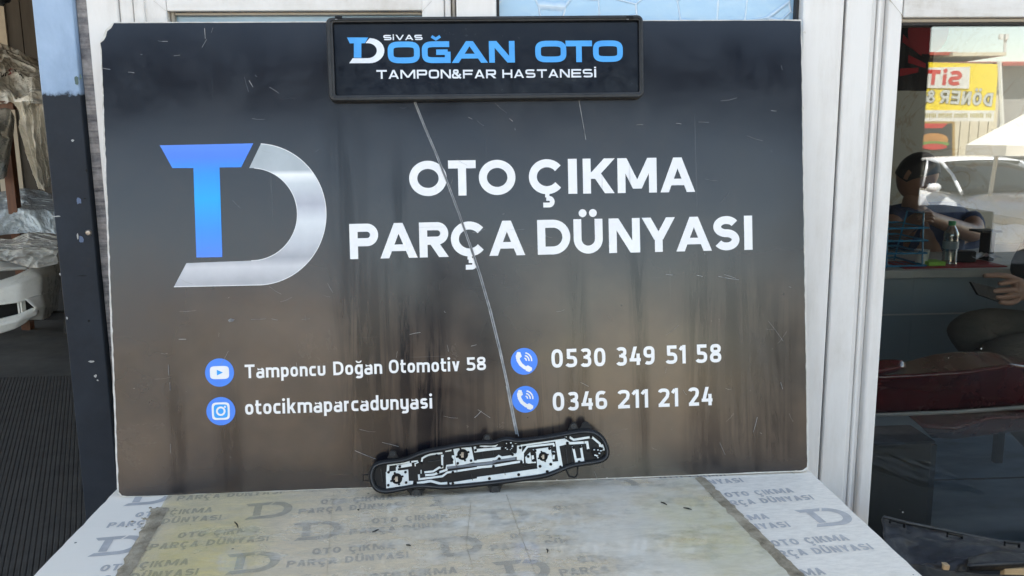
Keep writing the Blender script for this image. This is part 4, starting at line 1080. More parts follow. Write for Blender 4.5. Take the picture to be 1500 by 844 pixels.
strokesB = [([(-10, 306), (190, 325), (240, 272), (320, 240), (392, 272)], 25), ([(-10, 372), (200, 355), (275, 348)], 28), ([(-10, 492), (195, 466), (230, 438), (262, 456), (430, 430), (430, 402)], 28), ([(-10, 562), (170, 546), (450, 500), (500, 500)], 26),
            ([(405, 290), (960, 214), (1005, 226), (1052, 258), (1250, 226), (1340, 300), (1345, 335)], 24), ([(458, 322), (455, 478)], 58), ([(495, 515), (495, 400), (545, 334), (830, 302), (838, 330)], 22), ([(470, 322), (960, 252)], 18), ([(960, 262), (1012, 296), (1200, 286), (1215, 372)], 28),
            ([(1045, 328), (1085, 520)], 26), ([(1130, 320), (1160, 520)], 26), ([(545, 512), (640, 505)], 14), ([(836, 385), (830, 470)], 26), ([(600, 430), (612, 500)], 26), ([(375, 410), (430, 425)], 20)]
polysB = [[(-10, 668), (655, 575), (735, 628), (490, 662), (490, 688), (-10, 748)], [(655, 580), (640, 402), (602, 366), (800, 338), (822, 502), (885, 494), (850, 275), (960, 262), (1000, 300), (895, 328), (937, 568), (760, 640), (735, 628)], [(1072, 465), (1165, 455), (1175, 520), (1078, 530)], [(1350, 312), (1400, 300), (1410, 372), (1356, 376)], [(528, 515), (520, 450), (575, 395), (592, 500)]]
ci = 0
for strokes_, polys_, g_, k_ in ((strokesA, polysA, A_, kA), (strokesB, polysB, B_, kB)):
    for pts, w_ in strokes_:
        b = MB(); ci += 1
        for q in stroke([g_(*p) for p in pts], w_ * k_): b.prism(q, ZC - .0015, ZC + ci * 4e-6)
        b.build('conductor_track', M['tin'], light)
    for pts in polys_:
        ci += 1; MB().prism([g_(*p) for p in pts], ZC - .0015, ZC + ci * 4e-6).build('conductor_track', M['tin'], light)
b = MB()
for q in stroke([A_(955, 378), A_(1500, 318), B_(200, 490), B_(415, 462)], 30 * kA): b.prism(q, ZC - .0015, ZC + .0004)
b.build('busbar', M['tin_dull'], light)
for g_, k_, dots in ((A_, kA, [(243, 432), (450, 430), (240, 590), (458, 557), (380, 362), (568, 562), (648, 318), (830, 225), (890, 360), (848, 432), (1020, 280), (1050, 130), (1225, 112), (1250, 290), (1088, 322), (1028, 432), (1028, 567), (1345, 100), (1305, 163), (1472, 510)]),
                     (B_, kB, [(265, 350), (235, 465), (380, 418), (367, 268), (465, 345), (478, 503), (172, 550), (127, 683), (448, 640), (762, 605), (683, 548), (800, 525), (907, 555), (628, 377), (787, 353), (552, 440), (612, 484), (833, 407), (983, 293), (993, 223), (1242, 225), (1052, 342), (1128, 333), (1215, 372), (1113, 500), (1360, 355)])):
    for x, y in dots:
        c = g_(x, y); b = MB(); r = 17 * k_
        b.lathe([(r, 0), (r, .0012), (r * .6, .0018), (0, .002)], (c[0], c[1], ZC), 10)
        b.build('rivet', M['black_deep'], light)
def socket(c, r):
    b = MB(); b.lathe([(r, 0), (r, .0006), (r * .9, .0018), (r * .78, .0018), (r * .72, .0008), (0, .0006)], (c[0], c[1], ZC + .0003), 24)
    for k in range(4):
        a = k * PI / 2 + .35; p = (c[0] + r * 1.12 * math.cos(a), c[1] + r * 1.12 * math.sin(a)); b.lathe([(r * .2, 0), (r * .2, .001), (0, .0012)], (p[0], p[1], ZC + .0004), 8)
    s_ = b.build('bulb_socket', M['black_deep'], light)
    b = MB(); b.box(c[0] - r * .28, c[0] + r * .18, c[1] - r * .5, c[1] + r * .42, ZC + .001, ZC + .0032)
    b.box(c[0] - r * .5, c[0] - r * .32, c[1] - r * .1, c[1] + r * .1, ZC + .001, ZC + .004)
    b.build('contact', M['steel_bare'], s_)
socket(A_(345, 510), 68 * kA); socket(A_(1148, 215), 70 * kA); socket(B_(718, 440), 52 * kB)
def open_socket(c, r):
    b = MB(); b.lathe([(r, 0), (r, .001), (r * .8, .002), (r * .5, .001), (0, .0008)], (c[0], c[1], ZC + .0003), 16)
    s_ = b.build('bulb_socket', M['black_deep'], light)
    b = MB()
    for k in range(8):
        a = rnd.uniform(0, 6.28); q = rnd.uniform(.4, 1.15) * r
        x, y = c[0] + q * math.cos(a), c[1] + q * math.sin(a); s1 = rnd.uniform(.08, .2) * r
        b.box(x - s1, x + s1, y - s1 * .6, y + s1 * .6, ZC + .0012, ZC + rnd.uniform(.003, .006))
    b.build('contact', M['tin'], s_)
open_socket(B_(335, 325), 50 * kB); open_socket(B_(1300, 398), 55 * kB)
for x0_, y0_, x1_, y1_ in ((560, 300, 560, 345), (700, 235, 705, 265), (760, 232, 765, 262), (640, 360, 646, 392), (820, 330, 826, 362), (1160, 212, 1170, 300), (1190, 210, 1196, 300), (400, 260, 470, 250), (400, 290, 470, 280), (140, 330, 150, 400), (1260, 170, 1262, 215), (930, 315, 990, 305)):
    a_, c_ = S6([(x0_, y0_), (x1_, y1_)]); rb_ = MB()
    for q_ in stroke([a_, c_], .0009): rb_.prism(q_, .0116, .0146)
    rb_.build('tray_rib', M['frame_plastic'], light)
# mounting ears and clips round the rim
def ear(x, y, w_, h_, hole=True, up=True):
    c = Vector(S6([(x, y)])[0]); r = w_ / 3.75 * 1.39 / 1250 / 2; hh = h_ / 3.75 * 1.39 / 1250
    d = 1 if up else -1
    pts = [(c.x - r * 1.5, c.y - d * hh), (c.x - r, c.y)] + [(c.x - r * math.cos(t), c.y + d * r * math.sin(t)) for t in np.linspace(.2, PI - .2, 8)] + [(c.x + r, c.y), (c.x + r * 1.5, c.y - d * hh)]
    e = MB().prism(pts, .004, .010).build('mounting_ear', M['black_plastic'], light)
    if hole: MB().lathe([(r * .75, .0), (r * .75, .0014), (r * .5, .0016), (r * .45, .0004), (0, .0003)], (c.x, c.y, .010), 14).build('screw_boss', M['frame_plastic'], e)
ear(205, 250, 42, 22); ear(727, 160, 42, 20); ear(1205, 96, 44, 24); ear(1272, 96, 52, 14, False)
ear(335, 468, 70, 22, True, False); ear(770, 446, 62, 24, True, False)
c = [Vector(p) for p in S6([(1165, 340), (1180, 372), (1212, 380), (1226, 362), (1228, 322)])]
b = MB(); b.tube([(p.x, p.y, .008) for p in c], .0016, 6); b.build('loop_clip', M['black_plastic'], light)
b = MB(); b.tube([(p[0], p[1], .008) for p in S6([(75, 365), (42, 365), (42, 398), (78, 398)])], .0010, 5); b.build('loop_clip', M['black_plastic'], light)

# ------------------------------------------------------------------ garage on the left
def mapx(px, py, Y): return at(px, py, Y)
b = MB()      # ribbed rubber mat: real ribs, joined
x1m, x0m = x_post - .035, -6.5
ymat = atz(60, 553, 0).y
b.box(x0m, x1m, -.4, ymat, .001, .008)
dr = Vector((-math.sin(math.radians(23)), math.cos(math.radians(23)))); pe_ = Vector((dr.y, -dr.x))
for k in range(410):     # ribs run obliquely to the shop front; each is clipped to the mat
    c_ = Vector((x1m, -.3)) - pe_ * (k * .021 - 2.4)
    lo = max((-.35 - c_.y) / dr.y, (c_.x - (x1m - .02)) / -dr.x if dr.x else 0); lo = max((-.35 - c_.y) / dr.y, (x1m - .015 - c_.x) / dr.x)
    hi = min((ymat - .01 - c_.y) / dr.y, (x0m + .02 - c_.x) / dr.x)
    if hi - lo < .05: continue
    a_, e_ = c_ + dr * lo, c_ + dr * hi
    v = []
    for p_ in (a_, e_):
        for o_ in (-.0082, .0082): v += [(p_.x + pe_.x * o_, p_.y + pe_.y * o_, .008), (p_.x + pe_.x * o_ * .85, p_.y + pe_.y * o_ * .85, .0100)]
    b.add(v, [(0, 1, 5, 4), (1, 3, 7, 5), (3, 2, 6, 7), (0, 2, 3, 1), (4, 5, 7, 6)])
mat_o = tag(b.build('rubber_mat', M['mat']), 'black ribbed rubber mat on the garage floor beside the navy post', 'mat')

GF = 1.56       # the rack stands this much farther back than first measured
def surf(rows, name, m, parent=None, nu=40, nv=24, fn=None, solid=0, M_=None, yf=1.0):
    rows = [[(a, c, d * yf) for a, c, d in r] for r in rows]
    """rows = list of polylines of (px, py, Y) from top to bottom; resampled into one smooth sheet"""
    def res(pl, n):
        d = [0]
        for a, c in zip(pl, pl[1:]): d.append(d[-1] + (Vector(c) - Vector(a)).length)
        o = []
        for i in range(n):
            t = d[-1] * i / (n - 1); j = 0
            while j < len(pl) - 2 and d[j + 1] < t: j += 1
            u = (t - d[j]) / max(1e-9, d[j + 1] - d[j]); o.append(Vector(pl[j]).lerp(Vector(pl[j + 1]), min(1, u)))
        return o
    R_ = [res([tuple(at(*p)) for p in r], nu) for r in rows]
    G = []
    cols = [res([tuple(r[i]) for r in R_], nv) for i in range(nu)]
    for j in range(nv):
        row = []
        for i in range(nu):
            p = cols[i][j].copy(); u, v = i / (nu - 1), j / (nv - 1)
            if fn: p += fn(u, v, p)
            row.append(p)
        G.append(row)
    b = MB().grid(G)
    if M_ is not None: pass
    return b.build(name, m, parent, M=M_, smooth=True, solid=solid)

def folds(amp, fu, fv, seed, ax=(0, -1, 0)):
    A = Vector(ax)
    def f(u, v, p):
        wu = u + .12 * noise.noise((u * 3, v * 3, seed + 9)); wv = v + .12 * noise.noise((u * 3, v * 3, seed + 19))
        r = 0; k = 1
        for o_ in range(3):
            n_ = noise.noise((wu * fu * k, wv * fv * k, seed + o_ * 3)); r += (1 - min(1, abs(n_) * 3.2)) / k ** 1.25; k *= 2.1
        return A * amp * (r - .6)
    return f

# wooden rack
YR = 4.9 * GF
rack = empty('wooden_rack', 'red brown wooden rack carrying plastic wrapped car parts in the garage', 'rack', (at(20, 470, YR).x, YR, 0))
irk = T(-at(20, 470, YR).x, -YR, 0)
b = MB(); p, q = at(17, 150, YR), at(29, 352, YR); b.box(q.x - .055, q.x + .02, YR - .03, YR + .05, 0, p.z); b.build('leg', M['wood'], rack, M=irk)
b = MB(); p = at(-60, 156, YR); q = at(22, 150, YR); b.box(p.x, q.x, YR - .04, YR + .05, q.z - .06, q.z + .01); b.build('crossbar', M['wood'], rack, M=irk)
b = MB(); p = at(28, 336, YR + .1); q = at(50, 338, YR + .1); b.box(p.x, q.x, YR + .08, YR + .15, p.z - .09, p.z); b.build('crossbar', M['wood'], rack, M=irk)
b = MB(); p = at(-70, 345, YR + .2); b.box(p.x, at(96, 345, YR + .2).x, YR + .2, YR + 1.2, at(30, 352, YR).z - .05, at(30, 352, YR).z - .02); b.build('shelf', M['wood'], rack, M=irk)
b = MB(); q = at(100, 200, YR + .7); b.box(at(-70, 345, YR + .7).x, q.x, YR + .1, YR + 1.5, at(30, 148, YR).z - .02, at(30, 148, YR).z); b.build('shelf', M['wood'], rack, M=irk)

ds = surf([[(-60, 52, 6.0), (0, 66, 6.0), (30, 76, 6.0), (60, 92, 6.0), (100, 100, 6.0)], [(-60, 90, 5.3), (30, 96, 5.3), (100, 118, 5.3)], [(-60, 150, 4.85), (20, 152, 4.85), (26, 158, 4.8), (45, 150, 4.7), (100, 155, 4.7)]], 'dust_sheet', M['wrap'], yf=GF, fn=folds(.045, 4, 4.5, 2, (0, -.5, .8)), nu=170, nv=110)
tag(ds, 'crumpled beige plastic dust sheet with a small red and black print spread over the rack', 'dust sheet')
# small red and black print lying on the sheet
from mathutils.bvhtree import BVHTree
bv = BVHTree.FromPolygons([tuple(v.co) for v in ds.data.vertices], [tuple(p.vertices) for p in ds.data.polygons])
def on_sheet(px, py):
    d = ray(px, py).normalized(); h = bv.ray_cast(EYE, d)
    return (h[0] - d * .012) if h[0] is not None else at(px, py, 7.0)
b = MB()
for mi_, lines in ((0, [[(1, 105), (2.5, 112), (5, 111), (6, 106)], [(8, 112), (8.5, 107), (11, 106)], [(21, 102), (24, 105)], [(24, 101), (26, 106)], [(27, 105), (29, 110)], [(30, 108), (32, 112)], [(33, 112), (34, 115)]]), (1, [[(18, 101), (13, 103), (16, 107), (12, 110)], [(15, 100), (19, 106)]])):
    for ln_ in lines:
        for q_ in stroke(ln_, 1.7): b.add([tuple(on_sheet(*p_)) for p_ in q_], [(0, 1, 2, 3)], mi_)
b.build('printed_lettering', [M['black_deep'], M['red']], ds)['kind'] = 'stuff'
hs = surf([[(24, 150, 4.78), (40, 148, 4.76), (62, 150, 4.8), (80, 150, 4.8)], [(33, 195, 4.74), (50, 200, 4.7), (80, 200, 4.8)], [(44, 232, 4.72), (56, 240, 4.7), (80, 240, 4.8)], [(57, 275, 4.72), (64, 280, 4.7), (78, 264, 4.8)]], 'hanging_plastic', M['wrap'], yf=GF, fn=folds(.06, 4.5, 1.6, 9), nu=110, nv=110)
tag(hs, 'pale plastic sheet hanging down in a point from the rack beside the post', 'plastic sheet')
pn = surf([[(-60, 165, 4.8), (-10, 162, 4.8), (8, 158, 4.78), (15, 160, 4.78), (21, 172, 4.8)], [(-60, 200, 4.62), (0, 200, 4.62), (14, 205, 4.66), (20, 192, 4.8)], [(-60, 236, 4.66), (-5, 238, 4.66), (8, 238, 4.7), (13, 236, 4.8)], [(-60, 262, 4.74), (-5, 264, 4.74), (5, 262, 4.75), (9, 258, 4.8)]], 'silver_car_panel', M['silver_panel'], yf=GF, nu=40, nv=30, solid=.006)
tag(pn, 'silver beige bumper panel hanging from the rack at the left picture edge', 'bumper')
bp = surf([[(-60, 290, 5.2), (40, 275, 5.3), (100, 288, 5.3)], [(-60, 312, 4.95), (30, 305, 4.9), (100, 312, 4.9)], [(-60, 350, 4.8), (30, 342, 4.8), (60, 340, 4.8), (100, 344, 4.8)]], 'wrapped_bundle', M['wrap_blue'], yf=GF, fn=folds(.06, 3.2, 2.6, 21), nu=130, nv=90)
tag(bp, 'bluish plastic wrapped bundle lying behind the wooden rack leg', 'bundle')
cp = surf([[(-60, 345, 5.15), (20, 350, 5.2), (45, 338, 5.2), (84, 344, 5.2)], [(-60, 372, 5.0), (35, 368, 4.95), (86, 365, 5.0)], [(-60, 395, 4.98), (30, 392, 4.95), (60, 392, 4.95), (86, 386, 5.0)]], 'clear_plastic_bag', M['wrap_clear'], yf=1.45, fn=folds(.05, 4, 3.4, 31), nu=120, nv=80)
tag(cp, 'crumpled clear plastic bag lying on top of the white bumper', 'plastic bag')
# white bumper on the floor
YB = 6.3
bum = empty('white_bumper', 'white car front bumper standing on the garage floor at the left edge', 'bumper', at(30, 480, YB))
ibm = T(*[-c for c in at(30, 480, YB)])
BF = 1.16
up = [[(-80, 412, 6.2), (0, 411, 6.15), (22, 404, 6.2), (38, 396, 6.25), (55, 386, 6.35), (73, 379, 6.5), (86, 383, 6.7), (92, 392, 6.9)],
      [(-80, 425, 6.05), (0, 424, 6.05), (30, 416, 6.08), (60, 404, 6.2), (82, 400, 6.5), (90, 410, 6.9)],
      [(-80, 447, 6.0), (0, 447, 6.0), (30, 443, 6.03), (60, 432, 6.15), (78, 425, 6.45), (86, 430, 6.9)]]
surf(up, 'bumper_skin', M['bumper_white'], bum, yf=BF, nu=50, nv=20, solid=.004, M_=ibm)
surf([[(36, 438, 6.04), (60, 431, 6.15), (78, 425, 6.45), (86, 430, 6.9)], [(52, 452, 6.05), (66, 448, 6.15), (78, 448, 6.45), (84, 450, 6.9)], [(40, 468, 6.06), (62, 469, 6.15), (77, 461, 6.45), (80, 466, 6.9)]], 'bumper_skin', M['bumper_white'], bum, yf=BF, nu=30, nv=16, solid=.004, M_=ibm)
surf([[(-80, 469, 6.0), (0, 467, 6.0), (28, 460, 6.02), (50, 450, 6.06), (57, 454, 6.1)], [(-80, 478, 5.95), (0, 476, 5.95), (30, 468, 5.98), (56, 461, 6.08)], [(-80, 492, 5.97), (0, 489, 5.97), (22, 482, 5.99), (36, 474, 6.02), (44, 467, 6.05)]], 'bumper_lip', M['bumper_white'], bum, yf=BF, nu=30, nv=12, solid=.004, M_=ibm)
surf([[(-80, 446, 6.12), (0, 446, 6.12), (50, 436, 6.2)], [(-80, 475, 6.12), (0, 474, 6.12), (52, 462, 6.2)]], 'grille_opening', M['black_deep'], bum, yf=BF, nu=10, nv=4, M_=ibm)
for px_ in (27, 31):
    p = at(px_, 440, 6.05 * BF); MB().box(p.x - .007, p.x + .007, 6.04 * BF, 6.09 * BF, at(px_, 462, 6.05 * BF).z, p.z).build('grille_bracket', M['bumper_white'], bum, M=ibm)
hd = surf([[(-60, 376, 5.9), (0, 382, 5.9), (38, 392, 5.95)], [(-60, 398, 5.75), (0, 396, 5.8), (40, 393, 5.9)]], 'white_bonnet_edge', M['bumper_white'], yf=BF, nu=20, nv=6, solid=.02)
tag(hd, 'pale bonnet panel resting on the white bumper under the clear bag', 'bonnet')
YL = 7.42
b = MB(); b.box(at(-60, 470, YL).x, at(98, 470, YL).x, YL, YL + .1, at(60, 466, YL).z - .02, at(60, 459, YL).z)
for px_ in (-40, 90): b.box(at(px_, 470, YL).x, at(px_, 470, YL).x + .06, YL + .02, YL + .08, 0, at(60, 466, YL).z - .021)
tag(b.build('low_steel_bench', M['frame_plastic']), 'low grey steel bar standing on the floor behind the white bumper', 'bench')
# back wall panels of the garage
for a, c, d in ((-30, 5, .02), (6, 28, 0), (29, 60, .05)):
    p, q = at(a, 0, 10.35 - d), at(c, 0, 10.35 - d)
    o = MB().box(p.x, q.x, 10.34 - d, 10.39 - d, .9, 4.2).build('wall_panel', M['plaster'] if a == -30 else M['dark_wall'], gw, bevel=.004)
o = surf([[(-14, -4, 5.6), (8, -6, 5.6), (17, -4, 5.6)], [(-14, 8, 5.5), (6, 9, 5.5), (15, 2, 5.6)]], 'dark_bundle', M['darkcloth'], fn=folds(.04, 6, 6, 44), nu=20, nv=14)
tag(o, 'dark bundle hanging at the top left corner of the garage', 'bundle')

# ------------------------------------------------------------------ inside the shop
YD = 3.55      # desk front
zdk = at(1400, 394, YD).z
desk = empty('shop_desk', 'long grey desk behind the window with bottle, cup and trays on it', 'desk', (2.2, YD, 0))
idk = T(-2.2, -YD, 0)
xd0 = at(1296, 395, YD).x - .35
MB().box(xd0, 4.6, YD - .02, YD + .8, zdk - .035, zdk).build('desk_top', M['desk_top'], desk, M=idk, bevel=.004)
MB().box(xd0 + .02, 4.58, YD, YD + .02, .05, zdk - .036).build('front_panel', M['desk_panel'], desk, M=idk)
MB().box(xd0 + .02, xd0 + .05, YD + .021, YD + .78, .05, zdk - .036).build('side_panel', M['desk_panel'], desk, M=idk)
z1 = at(1400, 458, YD).z
MB().box(xd0 + .03, 4.5, YD - .006, YD - .0005, z1 - .006, z1).build('panel_joint', M['desk_top'], desk, M=idk)
# desk things
def on(px, Y=YD + .12): p = at(px, 390, Y); return Vector((p.x, Y, zdk + .0005))
c = on(1390, YD + .10); r = .032
bt = empty('water_bottle', 'clear ribbed water bottle with a green cap on the desk', 'bottle', c)
prof = [(.0, 0), (.028, 0), (.032, .008)]
for k in range(8): prof += [(.032, .012 + k * .014), (.0295, .018 + k * .014)]
prof += [(.032, .128), (.030, .145), (.020, .165), (.0135, .178), (.0135, .185)]
MB().lathe(prof, seg=20).build('bottle_body', M['bottle'], bt, smooth=True)
MB().lathe([(.0295, .075), (.0330, .076), (.0330, .108), (.0295, .109)], seg=20).build('label_band', M['desk_panel'], bt)
MB().lathe([(.0155, .178), (.0155, .197), (0, .198)], seg=16).build('cap', M['cap'], bt)
c = on(1349, YD + .12); tag(MB().lathe([(0, .001), (.024, 0), (.032, .068), (.033, .069), (.031, .069), (.023, .003), (0, .003)], c, 22).build('paper_cup', M['cup']), 'pale paper cup between the blue tray stack and the bottle', 'cup')
c = on(1318, YD + .1)
tr = empty('letter_tray', 'blue wire letter tray with several tiers on the desk by the window edge', 'letter tray', c)
b = MB()
for sx_ in (-.085, .075):
    MB().tube([(sx_, -.05, 0), (sx_ + .005, -.02, .235), (sx_ + .005, .12, .235), (sx_, .2, 0)], .004, 6).build('side_wire', M['wire_blue'], tr)
for k in range(4):
    z = .01 + k * .055
    b = MB(); b.tube([(-.10, -.06, z), (.085, -.06, z), (.085, .2, z), (-.10, .2, z), (-.10, -.06, z)], .0045, 6)
    for j in range(5): b.tube([(-.09 + j * .04, -.06, z), (-.09 + j * .04, .2, z)], .0016, 4)
    b.build('tray_tier', M['wire_blue'], tr)
c = on(1368, YD + .09); tag(MB().box(c.x - .04, c.x + .035, c.y - .03, c.y + .05, c.z, c.z + .022).build('green_notepad', M['green']), 'bright green note block behind the bottle', 'notepad')
c = on(1378, YD + .02); tag(MB().box(c.x - .16, c.x + .30, c.y, c.y + .2, zdk + .0004, zdk + .005).build('red_folder', M['red']), 'flat red folder under the papers on the desk', 'folder')
c = on(1412, YD + .14)
b = MB(); b.prism([(-.04, 0), (.05, -.01), (.055, .02), (.02, .045), (-.03, .04)], 0, .05)
tag(b.build('black_pouch', M['black_plastic'], M=T(c.x, c.y, c.z + .006), bevel=.008), 'small black pouch on the desk right of the bottle', 'pouch')
c = on(1433, YD + .18)
b = MB(); G = [[(-.06 + i * .02, -.05 + j * .02, .02 + .03 * noise.noise((i * .5, j * .6, 4))) for i in range(8)] for j in range(7)]
b.grid(G); tag(b.build('crumpled_paper', M['paper'], M=T(c.x, c.y, c.z + .01), solid=.001), 'crumpled white paper beside the black pouch', 'paper')
c = on(1447, YD + .2)
b = MB(); b.box(.0, .025, 0, .08, 0, .13); b.box(-.05, .05, -.01, .09, .13, .14)
tag(b.build('black_stand', M['black_plastic'], M=T(c.x, c.y, c.z), bevel=.002), 'black desk stand near the right end of the desk', 'stand')
# banner with red disc
p0, p1 = at(1308, 28, 2.3), at(1362, 133, 2.3)
fb_ = empty('hanging_banner', 'black banner with a red disc and red streaks hanging inside the top of the window', 'banner', (p0.x, 2.3, p1.z))
ifb = T(-p0.x, -2.3, -p1.z)
G = [[(p0.x - .12 + (p1.x - p0.x + .12 + .5 * 0) * i / 20, 2.3 + .015 * math.sin(i * .8 + j * .05), p1.z + (.55) * j / 16) for i in range(21)] for j in range(17)]
MB().grid(G).build('cloth', M['flag'], fb_, M=ifb, solid=.001)
c = at(1360, 45, 2.26)
MB().poly([(.055 * math.cos(a), .06 * math.sin(a)) for a in np.linspace(0, 6.1, 30)], 0).build('red_disc', M['flag_red'], fb_, M=T(c.x - p0.x, c.y - 2.3, c.z - p1.z) @ Matrix.Rotation(PI / 2, 4, 'X'))
b = MB()
for (x0_, y0_, x1_, y1_) in ((1322, 62, 1350, 82), (1330, 92, 1356, 100), (1318, 112, 1345, 106)):
    a_, c_ = at(x0_, y0_, 2.27), at(x1_, y1_, 2.27)
    b.add([(a_.x, 2.27, a_.z), (c_.x, 2.27, c_.z), (c_.x, 2.27, c_.z + .012), (a_.x, 2.27, a_.z + .02)], [(0, 1, 2, 3)])
b.build('red_streak', M['flag_red'], fb_, M=ifb)

# ------------------------------------------------------------------ people
def skin_body(name, nodes, edges, mat, parent=None, M_=None, root=0, sub=2):
    me = bpy.data.meshes.new(name)
    me.from_pydata([n[:3] for n in nodes], edges, [])
    me.materials.append(mat)
    o = bpy.data.objects.new(name, me); col.objects.link(o)
    if parent: o.parent = parent
    if M_ is not None: o.matrix_local = M_
    sk = o.modifiers.new('skin', 'SKIN'); sk.use_smooth_shade = True
    if not me.skin_vertices:
        bm = bmesh.new(); bm.from_mesh(me); bm.verts.layers.skin.verify(); bm.to_mesh(me); bm.free()
    for i, n in enumerate(nodes):
        r = n[3]; me.skin_vertices[0].data[i].radius = (r, r) if not isinstance(r, tuple) else r
        me.skin_vertices[0].data[i].use_root = (i == root)
    s = o.modifiers.new('sub', 'SUBSURF'); s.levels = sub; s.render_levels = sub
    return o

def head(parent, c, M3, hair=True):
    """face looks along local -y; c = centre of the skull"""
    b = MB(); G = []
    for j in range(25):
        th = PI * j / 24; row = []
        for i in range(33):
            ph = 2 * PI * i / 32
            x, y, z = math.sin(th) * math.cos(ph), math.sin(th) * math.sin(ph), math.cos(th)
            X, Y_, Z = .077 * x, .097 * y, .118 * z
            if z < 0: X *= 1 - .28 * (-z) ** 1.3; Y_ *= 1 - .10 * (-z)
            if y < 0 and z < .1: Y_ -= .008 * max(0, 1 - abs(x) * 2) * max(0, -z)          # chin and mouth
            if y < 0: Y_ -= .024 * math.exp(-((x / .16) ** 2) - (((z + .12) / .17) ** 2))   # nose
            if y < 0: Y_ += .010 * math.exp(-(((abs(x) - .38) / .16) ** 2) - (((z - .08) / .10) ** 2))  # eye sockets
            if y < 0: Y_ -= .006 * math.exp(-((x / .25) ** 2) - (((z + .45) / .06) ** 2))   # lips
            row.append((X, Y_, Z))
        G.append(row)
    b.grid(G)
    for s_ in (-1, 1):                                                                  # ears
        b.grid([[(s_ * (.074 + .012 * math.sin(PI * j / 6)), .012 + .022 * (i / 4 - .5), -.03 + .062 * (j / 6)) for i in range(5)] for j in range(7)])
    o = b.build('head', M['skin'], parent, M=Matrix.Translation(c) @ M3.to_4x4(), smooth=True)
    e = MB()
    for s_ in (-1, 1): e.lathe([(0, -.009), (.009, -.004), (.011, 0), (.009, .004), (0, .009)], (s_ * .030, -.083, .006), 10)
    e.build('eyes', M['hair'], o, smooth=True)
    G = []
    for j in range(15):
        row = []
        for i in range(33):
            ph = 2 * PI * i / 32; front = max(0, -math.sin(ph))
            th = (PI * (.58 - .26 * front ** .8)) * j / 14
            k = 1.035 + .02 * noise.noise((math.cos(ph) * 4, math.sin(ph) * 4, j * .6))
            row.append((.077 * k * math.sin(th) * math.cos(ph), .099 * k * math.sin(th) * math.sin(ph), .118 * k * math.cos(th)))
        G.append(row)
    MB().grid(G).build('hair', M['hair'], o, smooth=True, solid=.003)
    return o

# man at the desk, seen from his left side, head bent over his hands
pY = YD + .62
hc = at(1343, 258, pY)
man = empty('person', 'man with short black hair in a navy shirt bent over his hands behind the desk', 'person', (hc.x, pY, .05))
im = T(-hc.x, -pY, -.05)
sc_ = .93
nk = hc + Vector((.0, .02, -.13)); ch = hc + Vector((.12, .06, -.32)); pe = hc + Vector((.16, .10, -.80))
shL = hc + Vector((-.10, .05, -.22)); shR = hc + Vector((.32, .02, -.24))
elR = Vector((at(1425, 345, pY - .12).x, pY - .12, zdk + .09)); haR = Vector((at(1358, 335, pY - .34).x, pY - .34, zdk + .20))
elL = Vector((hc.x - .16, pY - .12, zdk + .09)); haL = Vector((haR.x - .06, pY - .36, zdk + .19))
nodes = [(*pe, .17), (*(pe.lerp(ch, .5)), .165), (*ch, .15), (*nk, .058), (*(hc + Vector((0, 0, -.06))), .05), (*shL, .075), (*elL, .048), (*haL, .03), (*shR, .075), (*elR, .05), (*haR, .03)]
edges = [(0, 1), (1, 2), (2, 3), (3, 4), (2, 5), (5, 6), (6, 7), (2, 8), (8, 9), (9, 10)]
for s_, hnd, base in ((1, haR, 10), (-1, haL, 7)):
    d0 = Vector((-.035 * s_, -.045, .02))
    for k in range(5):
        off = Vector((-.008 + .0, -.0, .026 - .014 * k)) if k < 4 else Vector((0, .02, .03))
        L = (.8, .95, 1.0, .9, .7)[k]
        i0 = len(nodes)
        a_ = hnd + d0 * .55 + off; c_ = a_ + Vector((-.028 * s_, -.022, .004)) * L; e_ = c_ + Vector((-.020 * s_, .012, -.010)) * L
        nodes += [(*a_, .0095), (*c_, .0085), (*e_, .007)]; edges += [(base, i0), (i0, i0 + 1), (i0 + 1, i0 + 2)]
skin_body('body', nodes, edges, M['skin'], man, im)
sl = shR.lerp(elR, .55); sl2 = shL.lerp(elL, .55)
skin_body('shirt', [(*(pe + Vector((0, 0, -.05))), .185), (*pe.lerp(ch, .5), .182), (*ch, .168), (*(nk + Vector((.02, .0, -.035))), .075), (*shL, .092), (*sl2, .074), (*shR, .092), (*sl, .076)], [(0, 1), (1, 2), (2, 3), (2, 4), (4, 5), (2, 6), (6, 7)], M['navy'], man, im)
hM = Matrix.Rotation(math.radians(38), 3, 'Z') @ Matrix.Rotation(math.radians(28), 3, 'X')
head(man, hc - Vector((hc.x, pY, .05)), hM)
tag(MB().box(-.035, .035, -.006, .0, -.0, .012).build('handheld_phone', M['black_deep'], M=T(*(haR + Vector((-.05, -.05, .02))))), 'small dark phone held in the hands of the man at the desk', 'phone')

# seated customer, only knees and hands in view
kx = lambda px, py, Y: at(px, py, Y)
pl = empty('person', 'seated person in brown trousers holding a phone in the lower part of the window', 'person', (kx(1540, 500, 3.0).x, 3.0, .05))
ipl = T(-kx(1540, 500, 3.0).x, -3.0, -.05)
hipA = kx(1585, 500, 3.15); kneeA = kx(1408, 478, 2.80); ankA = kx(1560, 640, 2.9); 
hipB = kx(1590, 520, 2.95); kneeB = kx(1440, 525, 2.65); ankB = kx(1550, 690, 2.75)
pel = kx(1600, 505, 3.05); cst = pel + Vector((.05, .0, .48)); nk2 = cst + Vector((-.04, 0, .20))
sh2 = cst + Vector((-.03, -.19, .06)); el2 = kx(1575, 420, 2.8); wr2 = kx(1520, 424, 2.74); pm2 = kx(1496, 424, 2.72)
sh3 = cst + Vector((-.03, .19, .06)); el3 = el2 + Vector((.03, .34, 0)); wr3 = kx(1545, 412, 2.95)
